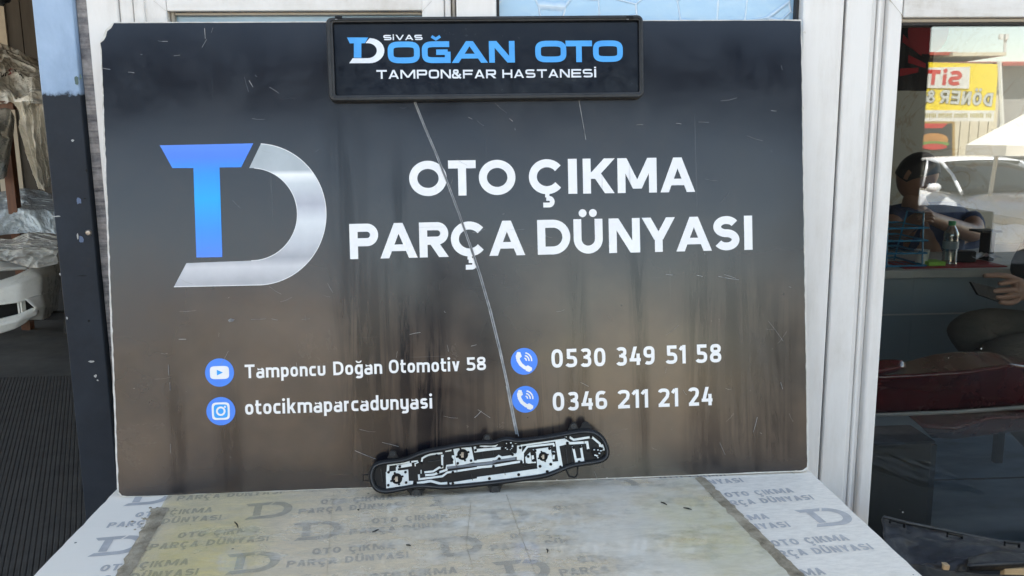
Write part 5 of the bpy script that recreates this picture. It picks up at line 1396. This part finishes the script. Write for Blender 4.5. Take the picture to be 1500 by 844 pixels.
nodes = [(*pel, .15), (*pel.lerp(cst, .5), .15), (*cst, .15), (*nk2, .06), (*(nk2 + Vector((-.02, 0, .09))), .05), (*hipA, .085), (*kneeA, .058), (*ankA, .04), (*hipB, .085), (*kneeB, .058), (*ankB, .04),
         (*sh2, .06), (*el2, .045), (*wr2, .030), (*pm2, .034), (*sh3, .06), (*el3, .045), (*wr3, .03)]
edges = [(0, 1), (1, 2), (2, 3), (3, 4), (0, 5), (5, 6), (6, 7), (0, 8), (8, 9), (9, 10), (2, 11), (11, 12), (12, 13), (13, 14), (2, 15), (15, 16), (16, 17)]
for pts in ([(1480, 406), (1462, 403), (1440, 404)], [(1478, 424), (1462, 426), (1452, 427)], [(1480, 434), (1466, 436), (1456, 435)], [(1484, 443), (1473, 444), (1463, 442)], [(1490, 410), (1474, 414), (1462, 416)]):
    i0 = len(nodes)
    for k, (x, y) in enumerate(pts): nodes.append((*kx(x, y, 2.70 - .01 * k), (.0115, .010, .008)[k]))
    edges += [(14, i0), (i0, i0 + 1), (i0 + 1, i0 + 2)]
skin_body('body', nodes, edges, M['skin'], pl, ipl)
skin_body('trousers', [(*pel, .17), (*hipA, .105), (*hipA.lerp(kneeA, .5), .095), (*kneeA, .078), (*kneeA.lerp(ankA, .5), .07), (*(ankA + Vector((0, 0, .06))), .065), (*hipB, .105), (*hipB.lerp(kneeB, .5), .095), (*kneeB, .08), (*kneeB.lerp(ankB, .5), .07), (*(ankB + Vector((0, 0, .05))), .065)], [(0, 1), (1, 2), (2, 3), (3, 4), (4, 5), (0, 6), (6, 7), (7, 8), (8, 9), (9, 10)], M['khaki'], pl, ipl)
skin_body('jumper', [(*(pel + Vector((0, 0, .03))), .172), (*pel.lerp(cst, .5), .17), (*cst, .168), (*(nk2 - Vector((0, 0, .04))), .075), (*sh2, .082), (*el2, .06), (*el2.lerp(wr2, .55), .05), (*sh3, .082), (*el3, .06), (*el3.lerp(wr3, .8), .045)], [(0, 1), (1, 2), (2, 3), (2, 4), (4, 5), (5, 6), (2, 7), (7, 8), (8, 9)], M['darkcloth'], pl, ipl)
head(pl, (nk2 + Vector((-.04, 0, .20))) - Vector((kx(1540, 500, 3.0).x, 3.0, .05)), Matrix.Rotation(math.radians(-90), 3, 'Z') @ Matrix.Rotation(math.radians(25), 3, 'X'))
PH = [kx(1419, 413, 2.66), kx(1430, 432, 2.66), kx(1475, 447, 2.70), kx(1478, 428, 2.71)]
b = MB(); nrm = (PH[1] - PH[0]).cross(PH[2] - PH[1]).normalized() * .008
b.add([tuple(p) for p in PH] + [tuple(p + nrm) for p in PH], [(0, 1, 2, 3), (7, 6, 5, 4), (0, 4, 5, 1), (1, 5, 6, 2), (2, 6, 7, 3), (3, 7, 4, 0)])
tag(b.build('handheld_phone', M['black_deep']), 'dark phone held by the seated person above the knees', 'phone')
ch_ = empty('shop_chair', 'dark chair under the seated person inside the shop', 'chair', (pel.x, pel.y, 0))
MB().box(-.22, .24, -.22, .22, pel.z - .22, pel.z - .17).build('seat', M['darkcloth'], ch_, bevel=.01)
MB().box(.24, .29, -.22, .22, pel.z - .17, pel.z + .4).build('backrest', M['darkcloth'], ch_, bevel=.01)
for sx_ in (-.2, .22):
    for sy_ in (-.2, .2): MB().box(sx_ - .015, sx_ + .015, sy_ - .015, sy_ + .015, 0, pel.z - .221).build('leg', M['frame_plastic'], ch_)

# the person taking the picture, standing behind the camera (a dark shape in the gloss of the board)
ph = empty('person', 'person in dark clothes standing on the pavement before the board and holding up a phone', 'person', (-.05, -.42, 0))
iph = T(.05, .42, 0)
pe = Vector((-.05, -.60, .98)); ch = Vector((-.05, -.56, 1.36)); nk = Vector((-.05, -.54, 1.54))
ns = [(*pe, .13), (*pe.lerp(ch, .5), .125), (*ch, .13), (*nk, .058), (*(nk + Vector((0, .02, .09))), .05)]; es = [(0, 1), (1, 2), (2, 3), (3, 4)]
cl = [(*(pe + Vector((0, 0, -.02))), .15), (*pe.lerp(ch, .5), .145), (*ch, .15), (*(nk - Vector((0, 0, .03))), .075)]; ce = [(0, 1), (1, 2), (2, 3)]
tr_ = [(*pe, .175)]; te = []
for s_ in (-1, 1):
    sh_ = Vector((-.05 + s_ * .18, -.56, 1.44)); el_ = Vector((-.05 + s_ * .22, -.36, 1.26)); wr_ = Vector((s_ * .075, -.10, 1.56)); pm_ = Vector((s_ * .055, -.055, 1.61))
    i0 = len(ns); ns += [(*sh_, .06), (*el_, .045), (*wr_, .028), (*pm_, .030)]; es += [(2, i0), (i0, i0 + 1), (i0 + 1, i0 + 2), (i0 + 2, i0 + 3)]
    for k in range(5):
        a_ = pm_ + Vector((-s_ * .005, .02, .03 - .018 * k)); L = (.8, 1, 1.05, .95, .8)[k]; j0 = len(ns)
        ns += [(*a_, .010), (*(a_ + Vector((-s_ * .012, .012, .004)) * L), .009), (*(a_ + Vector((-s_ * .028, .014, .004)) * L), .0075)]; es += [(i0 + 3, j0), (j0, j0 + 1), (j0 + 1, j0 + 2)]
    c0_ = len(cl); cl += [(*sh_, .085), (*el_, .06), (*el_.lerp(wr_, .8), .045)]; ce += [(2, c0_), (c0_, c0_ + 1), (c0_ + 1, c0_ + 2)]
    hp, kn, an, to = Vector((-.05 + s_ * .10, -.60, .90)), Vector((-.05 + s_ * .13, -.56, .50)), Vector((-.05 + s_ * .14, -.61, .09)), Vector((-.05 + s_ * .16, -.44, .04))
    l0 = len(ns); ns += [(*hp, .09), (*kn, .06), (*an, .042), (*to, .035)]; es += [(0, l0), (l0, l0 + 1), (l0 + 1, l0 + 2), (l0 + 2, l0 + 3)]
    t0 = len(tr_); tr_ += [(*hp, .11), (*kn, .082), (*(an + Vector((0, 0, .04))), .07)]; te += [(0, t0), (t0, t0 + 1), (t0 + 1, t0 + 2)]
skin_body('body', ns, es, M['skin'], ph, iph)
skin_body('shirt', cl, ce, M['darkcloth'], ph, iph)
skin_body('trousers', tr_, te, M['darkcloth'], ph, iph)
head(ph, Vector((0.0, -.08, 1.70)), Matrix.Rotation(PI, 3, 'Z'))
tag(MB().box(-.04, .04, -.028, -.019, 1.575, 1.668).build('handheld_phone', M['black_deep'], bevel=.002), 'dark phone held up before the board by the standing person', 'phone')

# maroon bonnet lying inside behind the window
YM = 2.25
mb_ = empty('maroon_bumper', 'dark maroon car bumper with a grey moulding lying inside behind the window', 'bumper', at(1400, 640, YM))
imb = T(*[-c for c in at(1400, 640, YM)])
surf([[(1270, 541, YM + .12), (1300, 540, YM + .12), (1330, 530, YM + .1), (1370, 520, YM + .1), (1410, 516, YM + .1), (1450, 517, YM + .12), (1560, 540, YM + .2)],
      [(1270, 552, YM - .02), (1340, 550, YM - .04), (1420, 545, YM - .04), (1480, 534, YM), (1560, 545, YM + .1)],
      [(1270, 570, YM + .01), (1350, 572, YM), (1420, 566, YM), (1480, 560, YM + .03), (1560, 560, YM + .1)],
      [(1270, 606, YM + .03), (1400, 600, YM + .02), (1560, 588, YM + .08)]], 'bumper_skin', M['maroon'], mb_, nu=60, nv=34, solid=.005, M_=imb)
surf([[(1270, 606, YM - .01), (1400, 601, YM - .015), (1560, 590, YM + .05)], [(1270, 611, YM - .01), (1400, 606, YM - .015), (1560, 595, YM + .05)]], 'moulding', M['moulding'], mb_, nu=20, nv=3, solid=.006, M_=imb)
surf([[(1330, 608, YM + .06), (1400, 605, YM + .04), (1560, 594, YM + .08)], [(1350, 625, YM + .0), (1400, 628, YM - .04), (1450, 612, YM), (1560, 610, YM + .05)], [(1365, 640, YM + .1), (1400, 642, YM + .06), (1560, 622, YM + .1)]], 'lower_skin', M['maroon'], mb_, nu=40, nv=20, solid=.005, M_=imb)
o = surf([[(1260, 535, YM - .12), (1292, 531, YM - .12), (1318, 530, YM - .12), (1322, 537, YM - .1)], [(1260, 548, YM - .16), (1292, 546, YM - .16), (1318, 541, YM - .14), (1323, 538, YM - .1)]], 'mirror_shell', M['maroon'], nu=16, nv=8, solid=.02)
tag(o, 'small maroon mirror shell resting on the bumper near the window frame', 'car part')
# pieces below
YC = 2.0
p, q = at(1262, 652, YC), at(1366, 652, YC)
cx = empty('dark_crate', 'tall dark brown box standing inside behind the lower window corner', 'box', ((p.x + q.x) / 2, YC + .06, 0))
hx = (q.x - p.x) / 2
MB().box(-hx, hx, -.06, .06, 0, p.z).build('box_body', M['carton_dark'], cx, bevel=.004)
MB().box(hx + .0005, hx + .018, -.05, .06, 0, p.z - .01).build('side_strip', M['frame_plastic'], cx)
MB().box(-hx - .004, hx + .004, -.064, .06, p.z + .0005, p.z + .006).build('lid', M['black_plastic'], cx)
b = MB()
p, q = atz(1366, 704, .30), atz(1560, 703, .30)
tag(MB().box(x_post + .02, 6.0, 2.05, 6.4, 0, .30).build('raised_floor', M['tile']), kind='structure')
tag(MB().box(p.x - 1.0, 5.9, p.y - .006, p.y + .006, .3005, .302).build('floor_joint', M['seal']), kind='structure')

# ------------------------------------------------------------------ scrap plastic in front of the window
YP = 1.40
sp = empty('plastic_undertray', 'scuffed black plastic car undertray with slots leaning below the window', 'car part', at(1400, 800, YP))
isp = T(*[-c for c in at(1400, 800, YP)])
surf([[(1294, 757, YP - .02), (1330, 766, YP), (1400, 780, YP + .03), (1460, 792, YP + .05), (1560, 803, YP + .05)],
      [(1295, 790, YP - .08), (1350, 795, YP - .05), (1420, 800, YP - .05), (1560, 812, YP - .02)],
      [(1298, 830, YP - .12), (1350, 828, YP - .10), (1400, 822, YP - .10), (1440, 818, YP - .08), (1560, 818, YP - .05)]], 'tray_skin', M['scrap'], sp, nu=70, nv=36, solid=.003, M_=isp,
     fn=lambda u, v, p: Vector((0, .012 * noise.noise((u * 9, v * 4, 3)), .004 * noise.noise((u * 14, v * 6, 8)))))
surf([[(1297, 826, YP - .13), (1340, 828, YP - .11), (1418, 815, YP - .09)], [(1298, 860, YP - .15), (1340, 860, YP - .13), (1412, 845, YP - .11)]], 'tray_skin', M['scrap'], sp, nu=30, nv=12, solid=.003, M_=isp, fn=lambda u, v, p: Vector((0, .012 * noise.noise((u * 9, v * 4, 13)), 0)))
surf([[(1294, 756, YP - .03), (1330, 765, YP - .01), (1400, 779, YP + .02), (1460, 791, YP + .04), (1560, 802, YP + .04)], [(1294, 758.5, YP - .035), (1330, 767.5, YP - .015), (1400, 781.5, YP + .015), (1460, 793.5, YP + .035), (1560, 804.5, YP + .035)]], 'rolled_edge', M['frame_plastic'], sp, nu=40, nv=3, solid=.004, M_=isp)
for x0_, y0_, x1_, y1_ in ((1304, 761.5, 1325, 766.5), (1388, 781.5, 1409, 785.5), (1472, 794.5, 1493, 796.5)):
    a_, c_ = at(x0_, y0_, YP - .04), at(x1_, y1_, YP + (-.01 if x0_ > 1350 else -.04))
    b = MB(); dd = (0, -.006, 0)
    b.tube([tuple(a_ + Vector((0, 0, -.006))), tuple(a_), tuple(c_), tuple(c_ + Vector((0, 0, -.008)))], .0022, 6)
    b.build('slot', M['black_deep'], sp, M=isp)
o = surf([[(1418, 818, YP - .12), (1460, 808, YP - .10), (1500, 812, YP - .08), (1560, 812, YP - .08)], [(1418, 829, YP - .16), (1470, 826, YP - .14), (1560, 822, YP - .12)], [(1420, 836, YP - .14), (1480, 834, YP - .12), (1560, 828, YP - .1)]], 'black_wheel_liner', M['scrap'], nu=30, nv=12, solid=.003)
tag(o, 'curved black wheel arch liner lying against the undertray', 'car part')
o = surf([[(1330, 829, YP - .2), (1352, 829, YP - .22), (1372, 836, YP - .22), (1440, 843, YP - .2), (1560, 846, YP - .2)], [(1330, 850, YP - .26), (1372, 850, YP - .26), (1560, 865, YP - .26)]], 'black_plastic_strip', M['black_plastic'], nu=30, nv=8, solid=.004)
tag(o, 'glossy black plastic strip at the foot of the scrap pile', 'car part')
def carton(px, py, w_, h_, Y, rz, lab):
    p = at(px, py, Y); b = MB(); b.box(-w_ / 2, w_ / 2, 0, .012, -h_, 0)
    tag(b.build('carton_piece', M['carton'], M=T(*p) @ Matrix.Rotation(rz, 4, 'Y'), bevel=.002), lab, 'cardboard')
carton(1388, 828, .011, .010, YP - .115, .12, 'tiny tan cardboard scrap between the black plastic parts')
carton(1493, 833, .05, .05, YP - .13, 0, 'tan cardboard box corner at the lower right picture edge')
tag(MB().box(.72, 3.0, YP - .5, YW - .03, 0, at(1400, 852, YP).z - .03).build('crate_of_scrap', M['black_deep'], bevel=.01), 'black crate that carries the scrap plastic under the window', 'crate')

# ------------------------------------------------------------------ black stand-ins added behind the camera to darken parts of the window reflection
def vmr(px, py, D):
    p = at(px, py, D); return Vector((p.x, 2 * YG - p.y, p.z))
DO = 4.7
xa_, xb_ = vmr(1262, 0, DO).x, vmr(1356.5, 170, DO).x
tag(MB().box(xa_, xb_, 2 * YG - DO - .25, 2 * YG - DO, 0, 2.698).build('blocker_pillar', M['black_deep'], bevel=.004), 'added black upright block that darkens the left of the window reflection', 'pillar')
xc_ = vmr(1454, 350, DO).x
tag(MB().box(xb_ + .004, xc_, 2 * YG - DO - .5, 2 * YG - DO, 0, vmr(1400, 311, DO).z).build('blocker_tall', M['black_deep'], bevel=.006), 'added tall black block that darkens the window reflection', 'cabinet')
tag(MB().box(xc_ + .004, xc_ + 2.2, 2 * YG - DO - .5, 2 * YG - DO, 0, vmr(1480, 387, DO).z).build('blocker_low', M['black_deep'], bevel=.006), 'added low black block that darkens the window reflection further right', 'counter')

# ------------------------------------------------------------------ across the street (seen mirrored in the window)
def vm(px, py, D):
    """real place of what appears at this pixel in the window at virtual depth D"""
    p = at(px, py, D); return Vector((p.x, 2 * YG - p.y, p.z))
DB = 15.0
fac = empty('cream_kiosk', 'cream sided low shop across the street with a roller shutter', 'building', (vm(1450, 300, DB).x, vm(1450, 300, DB).y, -.2))
ifc = T(*[-c for c in fac.location])
yb = 2 * YG - DB
xa, xb = vm(1335, 200, DB).x - 1.0, vm(1460, 100, DB).x
zt1, zt2 = vm(1400, 92, DB).z, vm(1400, 78, DB).z
MB().box(xa, 14, yb - 4, yb, -.2, vm(1480, 95, DB).z).build('wall', M['far_wall'], fac, M=ifc)
b = MB()
x = xa
while x < vm(1468, 0, DB).x:
    b.box(x, x + .15, yb + .002, yb + .035, -.2, zt1); x += .17
b.build('siding', M['siding'], fac, M=ifc)
b = MB(); x = vm(1462, 0, DB).x
zr0, zr1 = vm(1490, 96, DB).z, vm(1490, 80, DB).z
b.add([(x, yb + .3, zr0), (14, yb + .3, zr0), (14, yb - 3, zr1 + .1), (x, yb - 3, zr1 + .1)], [(0, 1, 2, 3)])
b.build('roof', M['tiles'], fac, M=ifc, solid=.05)
b = MB(); b.add([(xa, yb + .2, vm(1350, 80, DB).z), (vm(1400, 0, DB).x, yb + .2, vm(1400, 80, DB).z), (vm(1396, 0, DB).x, yb - 3, vm(1400, 76, DB).z + .1), (xa, yb - 3, vm(1350, 76, DB).z + .1)], [(0, 1, 2, 3)])
b.build('roof', M['tiles'], fac, M=ifc, solid=.05)
b = MB(); b.box(vm(1388, 0, DB).x, vm(1466, 0, DB).x, yb - 1, yb + .3, vm(1430, 84, DB).z, vm(1430, 79, DB).z); b.build('fascia', M['siding'], fac, M=ifc)
s0, s1 = vm(1471, 0, DB).x, 13
b = MB()
zs0, zs1 = -.19, vm(1480, 214, DB).z
k = 0
z = zs0
while z < zs1: b.box(s0, s1, yb + .04, yb + .06 + .02 * (k % 2), z, z + .055); z += .06; k += 1
b.build('shutter', M['shutter'], fac, M=ifc)
b = MB(); b.box(vm(1467, 0, DB).x, s0, yb + .03, yb + .1, -.2, zs1 + .3); b.build('door_post', M['sign_white'], fac, M=ifc)
b = MB(); b.tube([vm(1472, 80, DB), vm(1473, 50, DB)], .025, 6); 
for dx in (-.05, .05): b.box(vm(1474, 0, DB).x + dx - .03, vm(1474, 0, DB).x + dx + .03, yb, yb + .05, vm(1474, 58, DB).z, vm(1474, 50, DB).z)
tag(b.build('antenna_mast', M['antenna']), 'white antenna mast above the red roof across the street', 'antenna')
# yellow sign
DS = 12.0
ys = 2 * YG - DS
class SP:
    """sign plane seen from the shop: x runs to the viewer's mirrored side"""
    def __init__(s): s.c = vm(1405, 130, DS); s.m = Matrix(((-1, 0, 0, s.c.x), (0, 0, 1, ys), (0, 1, 0, s.c.z), (0, 0, 0, 1)))
    def uv(s, px, py): p = vm(px, py, DS); return (-(p.x - s.c.x), p.z - s.c.z)
SG = SP()
sg = empty('kebab_sign', 'yellow shop sign with red and grey lettering across the street', 'sign', M=SG.m)
q = lambda *pts: [SG.uv(*p) for p in pts]
tl, br_ = (1335, 92), (1462, 172)
MB().prism(q((1310, 90), (1463, 94), (1457, 178), (1306, 176)), -.06, 0).build('sign_panel', M['yellow'], sg)
MB().prism(q((1310, 100), (1421, 98), (1419, 130), (1308, 128)), .002, .012).build('name_field', M['sign_white'], sg)
MB().prism(q((1308, 161), (1457, 162), (1456, 178), (1306, 177)), .002, .01).build('lower_field', M['sign_white'], sg)
b = MB(); put_text(b, SG, 'SiTE'[:3] if False else 'SiT', (1407, 126), (1356, 124), (1407, 104), w=.26, z=.014, n=2.2, gap=.12); b.build('printed_lettering', M['sign_red'], sg)
b = MB()
for k in range(34):
    x = 1452 - k * 2.9
    if k % 8 in (3,): continue
    b.poly(q((x, 166 + rnd.uniform(-.8, .8)), (x - 1.9, 166), (x - 1.7 - rnd.random(), 172.5), (x - .3, 173)), .0105)
b.build('printed_lettering', M['sign_olive'], sg)['kind'] = 'stuff'
b = MB(); put_text(b, SG, 'DÖNER', (1453, 156), (1376, 151), (1453, 136), w=.30, z=.004); b.build('printed_lettering', M['sign_dark'], sg); b = MB(); put_text(b, SG, '&', (1369, 151), (1354, 150), (1369, 132), w=.28, z=.004)
b.build('printed_lettering', M['sign_dark'], sg)
b = MB(); put_text(b, SG, 'DÖNER', (1452.4, 156), (1375.4, 151), (1452.4, 136.4), w=.20, z=.008); b.build('printed_lettering', M['sign_grey'], sg); b = MB(); put_text(b, SG, '&', (1368.4, 151), (1353.4, 150), (1368.4, 132.5), w=.18, z=.008)
b.build('printed_lettering', M['sign_grey'], sg)
b = MB(); b.tube([vm(1464, 90, DS), vm(1468, 180, DS), (vm(1468, 0, DS).x, ys, -.2)], .03, 6)
tag(b.build('sign_pole', M['sign_white']), 'pale pole standing at the edge of the yellow sign across the street', 'pole')
# burger poster
DPp = DB - .15
class SP2(SP):
    def __init__(s): s.c = vm(1370, 210, DPp); s.m = Matrix(((-1, 0, 0, s.c.x), (0, 0, 1, 2 * YG - DPp), (0, 1, 0, s.c.z), (0, 0, 0, 1)))
    def uv(s, px, py): p = vm(px, py, DPp); return (-(p.x - s.c.x), p.z - s.c.z)
G2 = SP2(); q2 = lambda *pts: [G2.uv(*p) for p in pts]
ps = empty('burger_poster', 'framed dark poster with a burger below the yellow sign across the street', 'poster', M=G2.m)
MB().prism(q2((1325, 178), (1399, 178), (1399, 236), (1325, 236)), -.03, 0).build('frame', M['gold'], ps)
MB().prism(q2((1328, 181), (1395, 181), (1395, 231), (1328, 231)), .001, .006).build('poster_sheet', M['poster'], ps)
MB().prism(q2((1340, 181), (1388, 181), (1380, 188), (1346, 188)), .007, .009).build('red_band', M['sign_red'], ps)
MB().prism(q2(*[(1368 + 21 * math.cos(a), 205 + 10 * math.sin(a)) for a in np.linspace(0, 6, 24)]), .007, .010).build('bun_print', M['bun'], ps)
MB().prism(q2(*[(1368 + 23 * math.cos(a), 211 + 4 * math.sin(a)) for a in np.linspace(0, 6, 24)]), .0102, .012).build('salad_print', M['salad'], ps)
MB().prism(q2(*[(1368 + 19 * math.cos(a), 215 + 4.5 * math.sin(a)) for a in np.linspace(0, 6, 24)]), .0122, .014).build('red_oval', M['sign_red'], ps)
# market umbrella
DU = 11
um = empty('market_umbrella', 'big cream market umbrella across the street', 'umbrella', (vm(1530, 300, DU).x, vm(1530, 300, DU).y, 0))
zr = vm(1422, 213, DU).z; rr = vm(1530, 0, DU).x - vm(1418, 0, DU).x
zt_ = vm(1530, 150, DU).z
b = MB(); o_ = len(b.v)
top = (0, 0, zt_ + .05); n = 8
ring = [(rr * math.cos(2 * PI * k / n + .3), rr * math.sin(2 * PI * k / n + .3), zr) for k in range(n)]
b.add([top] + ring + [(x, y, z - .13) for x, y, z in ring], [(0, 1 + k, 1 + (k + 1) % n) for k in range(n)] + [(1 + k, 1 + n + k, 1 + n + (k + 1) % n, 1 + (k + 1) % n) for k in range(n)])
b.build('canopy', M['canvas'], um, solid=.01)
MB().tube([(0, 0, -.2), (0, 0, zt_)], .03, 8).build('pole', M['sign_white'], um)
# backdrop buildings far left and right (mirrored in the board's gloss)
for (x0_, x1_, y_, h_, m_, lab) in ((-30, -12, -30, 4.0, 'plaster', 'low beige workshop far across the street'), (-11, -3.2, -27, 4.6, 'siding', 'cream workshop with a flat roof far across the street'), (-2.8, 3.6, -33, 3.6, 'far_wall', 'low grey workshop between two cream ones far across the street')):
    o = empty('workshop', lab, 'building', ((x0_ + x1_) / 2, y_, 0)); hw = (x1_ - x0_) / 2
    MB().box(-hw, hw, -5, 0, -.2, h_).build('wall', M[m_], o)
    MB().box(-hw - .3, hw + .3, -5.3, .4, h_ + .002, h_ + .25).build('roof', M['tiles'], o)
    for k in range(int(hw / 1.8)):
        MB().box(-hw + 1 + k * 3.4, -hw + 3.4 + k * 3.4, .002, .06, 0.01, 2.8).build('roller_door', M['shutter'], o)

# parked car -----------------------------------------------------------------
def loft_car(loc, rz):
    c = empty('parked_car', 'silver white saloon car parked across the street', 'car', M=T(*loc) @ Matrix.Rotation(rz, 4, 'Z'))
    # stations along x (front = +x): x, half width, z low, z belt, crown
    st = [(2.22, .50, .34, .52, .56), (2.16, .68, .26, .62, .68), (2.0, .80, .22, .68, .76), (1.7, .86, .20, .75, .85), (1.2, .88, .20, .86, .95), (.75, .89, .20, .93, 1.0), (.2, .90, .20, .95, 1.0), (-.5, .90, .20, .96, 1.0), (-1.2, .90, .20, .98, 1.02), (-1.7, .88, .22, 1.0, 1.06), (-2.1, .82, .26, 1.0, 1.05), (-2.25, .66, .34, .92, .98)]
    G = []
    for x, hw, z0, zb, zc in st:
        row = []
        for i in range(17):
            t = i / 16 * 2 - 1
            s_ = abs(t)
            if s_ < .5: y = hw * .86 * (s_ / .5); z = zc + (zb - zc) * (s_ / .5) ** 3
            else:
                u = (s_ - .5) / .5; y = hw * (.86 + .14 * math.sin(min(1, u * 1.6) * PI / 2)) - hw * .06 * max(0, u - .6); z = zb + (z0 - zb) * u
            row.append((x, math.copysign(y, t), z))
        G.append(row)
    b = MB().grid(G)
    o_ = len(b.v) - len(G) * 17
    b.f.append(tuple(range(17))); b.mi.append(0); b.f.append(tuple((len(G) - 1) * 17 + i for i in range(17))[::-1]); b.mi.append(0)
    b.build('body', M['car'], c, smooth=True, sub=1)
    # cabin
    cab = [(.95, .70, .97, .99), (.45, .66, 1.0, 1.24), (.05, .62, 1.0, 1.41), (-.5, .60, 1.0, 1.46), (-1.0, .60, 1.0, 1.42), (-1.5, .62, 1.0, 1.22), (-1.85, .66, 1.0, 1.04)]
    def cabrow(x, hw, z0, z1, k=1.0, dz=0):
        pts = []
        for t in (-1, -.96, -.8, -.4, 0, .4, .8, .96, 1):
            s_ = abs(t); 
            y = hw * 1.16 if s_ == 1 else hw * (1.0 if s_ > .9 else s_ / .8 * .93)
            z = z0 if s_ == 1 else (z1 - .045 if s_ > .9 else z1 - .02 * (s_ / .8) ** 2)
            pts.append((x, math.copysign(y, t) * k, z + dz))
        return pts
    MB().grid([cabrow(*s) for s in cab]).build('windows', M['car_glass'], c, smooth=True)
    MB().grid([cabrow(*s, k=1.01, dz=.008)[1:-1] for s in cab[2:5]] ).build('roof', M['car'], c, smooth=True, solid=.01)
    b = MB()
    for s_ in (-1, 1):
        line = [(x, s_ * hw * 1.005, z1 - .035) for x, hw, z0, z1 in cab]
        b.tube([(1.0, s_ * .80, .96)] + line[1:6] + [(-1.9, s_ * .78, 1.0)], [.026] * 7, 8)
        b.tube([(-.35, s_ * .70, .99), (-.42, s_ * .615, 1.42)], .022, 6)
    b.build('pillars', M['car'], c, smooth=True)
    b = MB()
    for s_ in (-1, 1): b.tube([(.9, s_ * .915, .955), (-1.7, s_ * .905, 1.0)], .012, 5)
    b.build('belt_trim', M['chrome'], c)
    for s_ in (-1, 1):
        m = MB().lathe([(0, -.10), (.06, -.085), (.075, -.02), (.07, .05), (.04, .09), (0, .1)], seg=14).build('mirror', M['car'], c, M=T(.62, s_ * 1.02, 1.03) @ Matrix.Rotation(PI / 2, 4, 'X'), smooth=True)
        G = [[(2.14 - .30 * u ** 1.2 + .012, s_ * (.50 + .32 * u), .60 + .055 * u + .12 * v - .03) for u in np.linspace(0, 1, 8)] for v in np.linspace(0, 1, 4)]
        MB().grid(G).build('headlight', M['lamp'], c, solid=.03, smooth=True)
        G = [[(2.17 - .16 * u, s_ * (.48 + .26 * u), .36 + .09 * v) for u in np.linspace(0, 1, 6)] for v in np.linspace(0, 1, 3)]
        MB().grid(G).build('fog_light', M['lamp'], c, solid=.03, smooth=True)
        for x in (1.38, -1.35):
            w_ = MB().lathe([(.20, -.1), (.33, -.1), (.33, .1), (.2, .1)], seg=28).build('wheel', M['tyre'], c, M=T(x, s_ * .80, .33) @ Matrix.Rotation(PI / 2, 4, 'X'), smooth=False)
            MB().lathe([(0, -.09), (.2, -.1), (.21, .1), (0, .09)], seg=20).build('rim', M['chrome'], w_)
            MB().lathe([(.36, -.06), (.39, -.1), (.39, .1), (.36, .06)], seg=28).build('arch', M['tyre'], c, M=T(x, s_ * .82, .34) @ Matrix.Rotation(PI / 2, 4, 'X'))
    b = MB()
    for k in range(4): b.box(2.2, 2.235, -.42, .42, .40 + k * .035, .42 + k * .035)
    b.build('grille', M['black_plastic'], c)
    return c
az = math.radians(92)
cp_ = vm(1368, 283, 12.5)
loft_car((cp_.x - (.62 * math.cos(az) - 1.02 * math.sin(az)), cp_.y - (.62 * math.sin(az) + 1.02 * math.cos(az)), -0.2), az)
